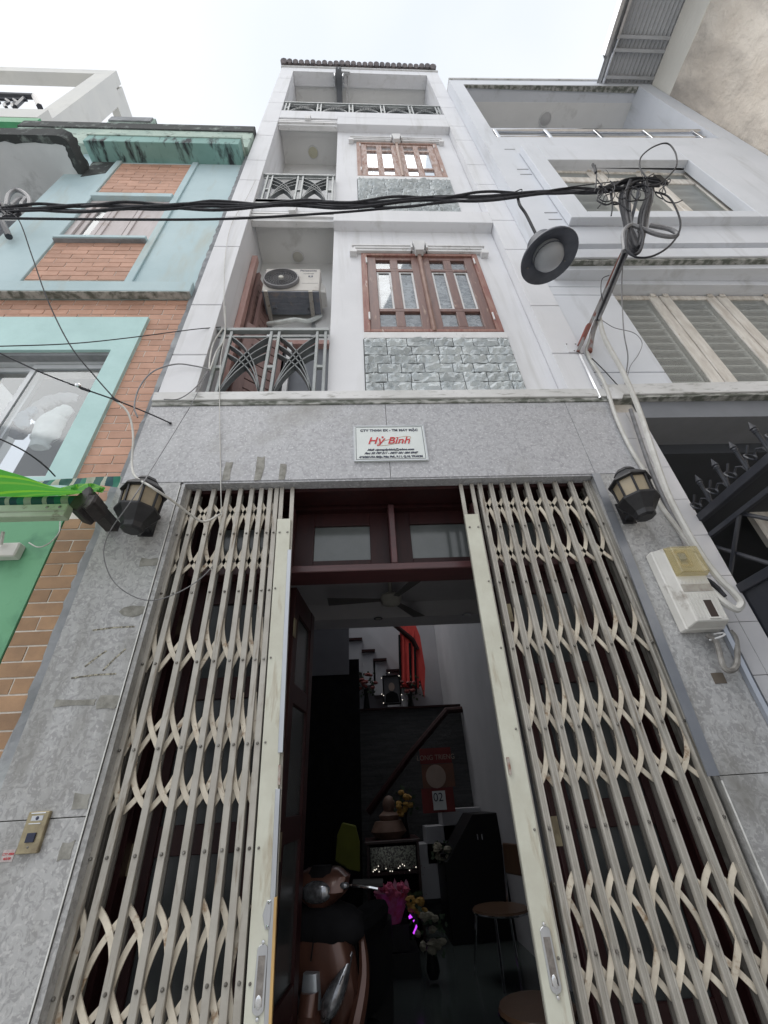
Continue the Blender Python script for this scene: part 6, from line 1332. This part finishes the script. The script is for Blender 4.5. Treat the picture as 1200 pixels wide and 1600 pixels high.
cable('bundled cable tail below the meter box', [(1105, 992, 1.86), (1120, 1005, 1.85), (1130, 1040, 1.85), (1142, 1048, 1.85), (1152, 1035, 1.86), (1150, 1000, 1.88), (1140, 985, 1.88)], .012, mat('dirty_cable', (.16, .15, .14), (.3, .29, .27), scale=20, rough=.6))
cable('short white wire end sticking out below the meter', [(1108, 1000, 1.86), (1120, 997, 1.84), (1132, 992, 1.83), (1128, 989, 1.84), (1115, 991, 1.86)], .004, TRIM)
cable('black taped wires between conduit and meter', [(1100, 905, 1.83), (1108, 908, 1.82), (1120, 918, 1.81), (1132, 932, 1.8)], .012, CABLE)
cable('grey vertical pipe on the pillar edge, lowest stretch', [(1120, 960, 1.89), (1150, 1020, 1.89), (1180, 1080, 1.89), (1215, 1145, 1.89)], .02, STEELB, name='pipe')
tag(obj('steel_angle', MB().tube([at(905, 551, Y=1.895), at(938, 622, Y=1.885)], .010, 4), STEEL, None), 'shiny steel angle strip below the bracket on the pilaster edge', 'metal strip')
# wires at the left
cable('black wire crossing the teal window down to the granite', [(-40, 535, 1.5), (0, 552, 1.55), (60, 580, 1.6), (115, 602, 1.68), (180, 625, 1.78), (230, 645, 1.85), (266, 661, 1.893)], .0045, CABLE)
cable('second black wire meeting the first beside the bricks', [(10, 330, 1.40), (30, 345, 1.42), (50, 400, 1.5), (75, 470, 1.58), (110, 540, 1.65), (150, 590, 1.72), (180, 624, 1.77)], .004, CABLE)
cable('thin dark wire from the balcony railing to the left edge', [(-40, 541, 1.5), (0, 541, 1.55), (110, 537, 1.65), (200, 528, 1.75), (300, 515, 1.86), (345, 511, 1.93)], .0035, CABLE)
cable('thin dark wire low over the teal window', [(-30, 675, 1.6), (0, 686, 1.65), (40, 706, 1.72), (70, 728, 1.8), (86, 744, 1.92)], .004, CABLE)
cable('white cable running past the left lantern to the gate', [(180, 625, 1.78), (200, 645, 1.79), (208, 680, 1.8), (206, 725, 1.8), (212, 745, 1.72), (235, 760, 1.62), (270, 783, 1.72), (300, 806, 1.84), (320, 815, 1.9), (345, 803, 1.945)], .0062, CABLEW)
cable('grey wire looping beside the left pilaster', [(215, 652, 1.82), (210, 635, 1.82), (218, 605, 1.83), (240, 580, 1.85), (275, 569, 1.87), (305, 572, 1.88), (327, 577, 1.89)], .005, CABLEG)
cable('grey wire end curving under the loop', [(256, 624, 1.85), (280, 623, 1.86), (305, 606, 1.87), (325, 580, 1.89)], .0035, CABLEG)
cable('thin vertical wire down the front to the gate', [(400, 280, 1.88), (385, 310, 1.88), (362, 350, 1.885), (352, 400, 1.885), (350, 480, 1.885), (352, 520, 1.90), (345, 560, 1.90), (343, 620, 1.875), (344, 700, 1.89), (345, 760, 1.895), (346, 806, 1.93)], .0028, CABLEW)
cable('white wire bunched at the railing corner', [(348, 513, 1.93), (334, 535, 1.92), (328, 560, 1.91), (328, 578, 1.90), (338, 550, 1.92), (348, 535, 1.93), (352, 515, 1.93), (352, 480, 1.89)], .006, CABLEW)
cable('thin dark wire curving from the railing across the lantern', [(325, 580, 1.89), (300, 630, 1.86), (285, 655, 1.86), (245, 720, 1.75), (220, 760, 1.6), (200, 790, 1.6), (172, 830, 1.7), (162, 865, 1.75), (175, 905, 1.8), (205, 930, 1.84), (240, 938, 1.87), (280, 925, 1.92), (312, 905, 1.94), (332, 885, 1.945)], .0026, CABLEG)
CN = thing('cable_clamp', 'silver cable clamp with black tape on the wire before the teal window', 'clamp', tuple(at(122, 604, Y=1.69)))
obj('clamp', MB().blob(at(121, 602, Y=1.68), .017, .012, .012, 8, 5, .15, 2), CHROME, CN); obj('tape', MB().tube([at(126, 606, Y=1.69), at(140, 611, Y=1.70)], .009, 7), CABLE, CN)
obj('tape', MB().tube([at(176, 622, Y=1.77), at(186, 628, Y=1.78)], .009, 7), CABLE, CN); obj('anchor', MB().blob(at(266, 661, Y=1.893), .010, .006, .008, 7, 5), CABLE, CN)
HL = thing('hose_coil', 'grey hose coiled on the shaded balcony wall at the left', 'hose', tuple(at(30, 300, Y=2.0)))
obj('coil', MB().tube(spline([at(x, y, Y=1.7) for x, y in ((10, 322), (14, 305), (25, 297), (38, 302), (46, 312), (44, 324), (34, 320), (40, 311), (30, 312), (18, 322))]), .02, 8), mat('grey_hose', (.24, .24, .25), rough=.5), HL, smooth=True)
KN = tag(obj('cable_knot', MB().tube(spline([at(x, y, Y=1.42) for x, y in ((-10, 330), (0, 318), (12, 330), (22, 322), (30, 334), (14, 338), (2, 326), (26, 328), (40, 322), (6, 340))]), .014, 7), CABLE, None, smooth=True), 'black knot of cables at the left end of the bundle', 'cable knot')
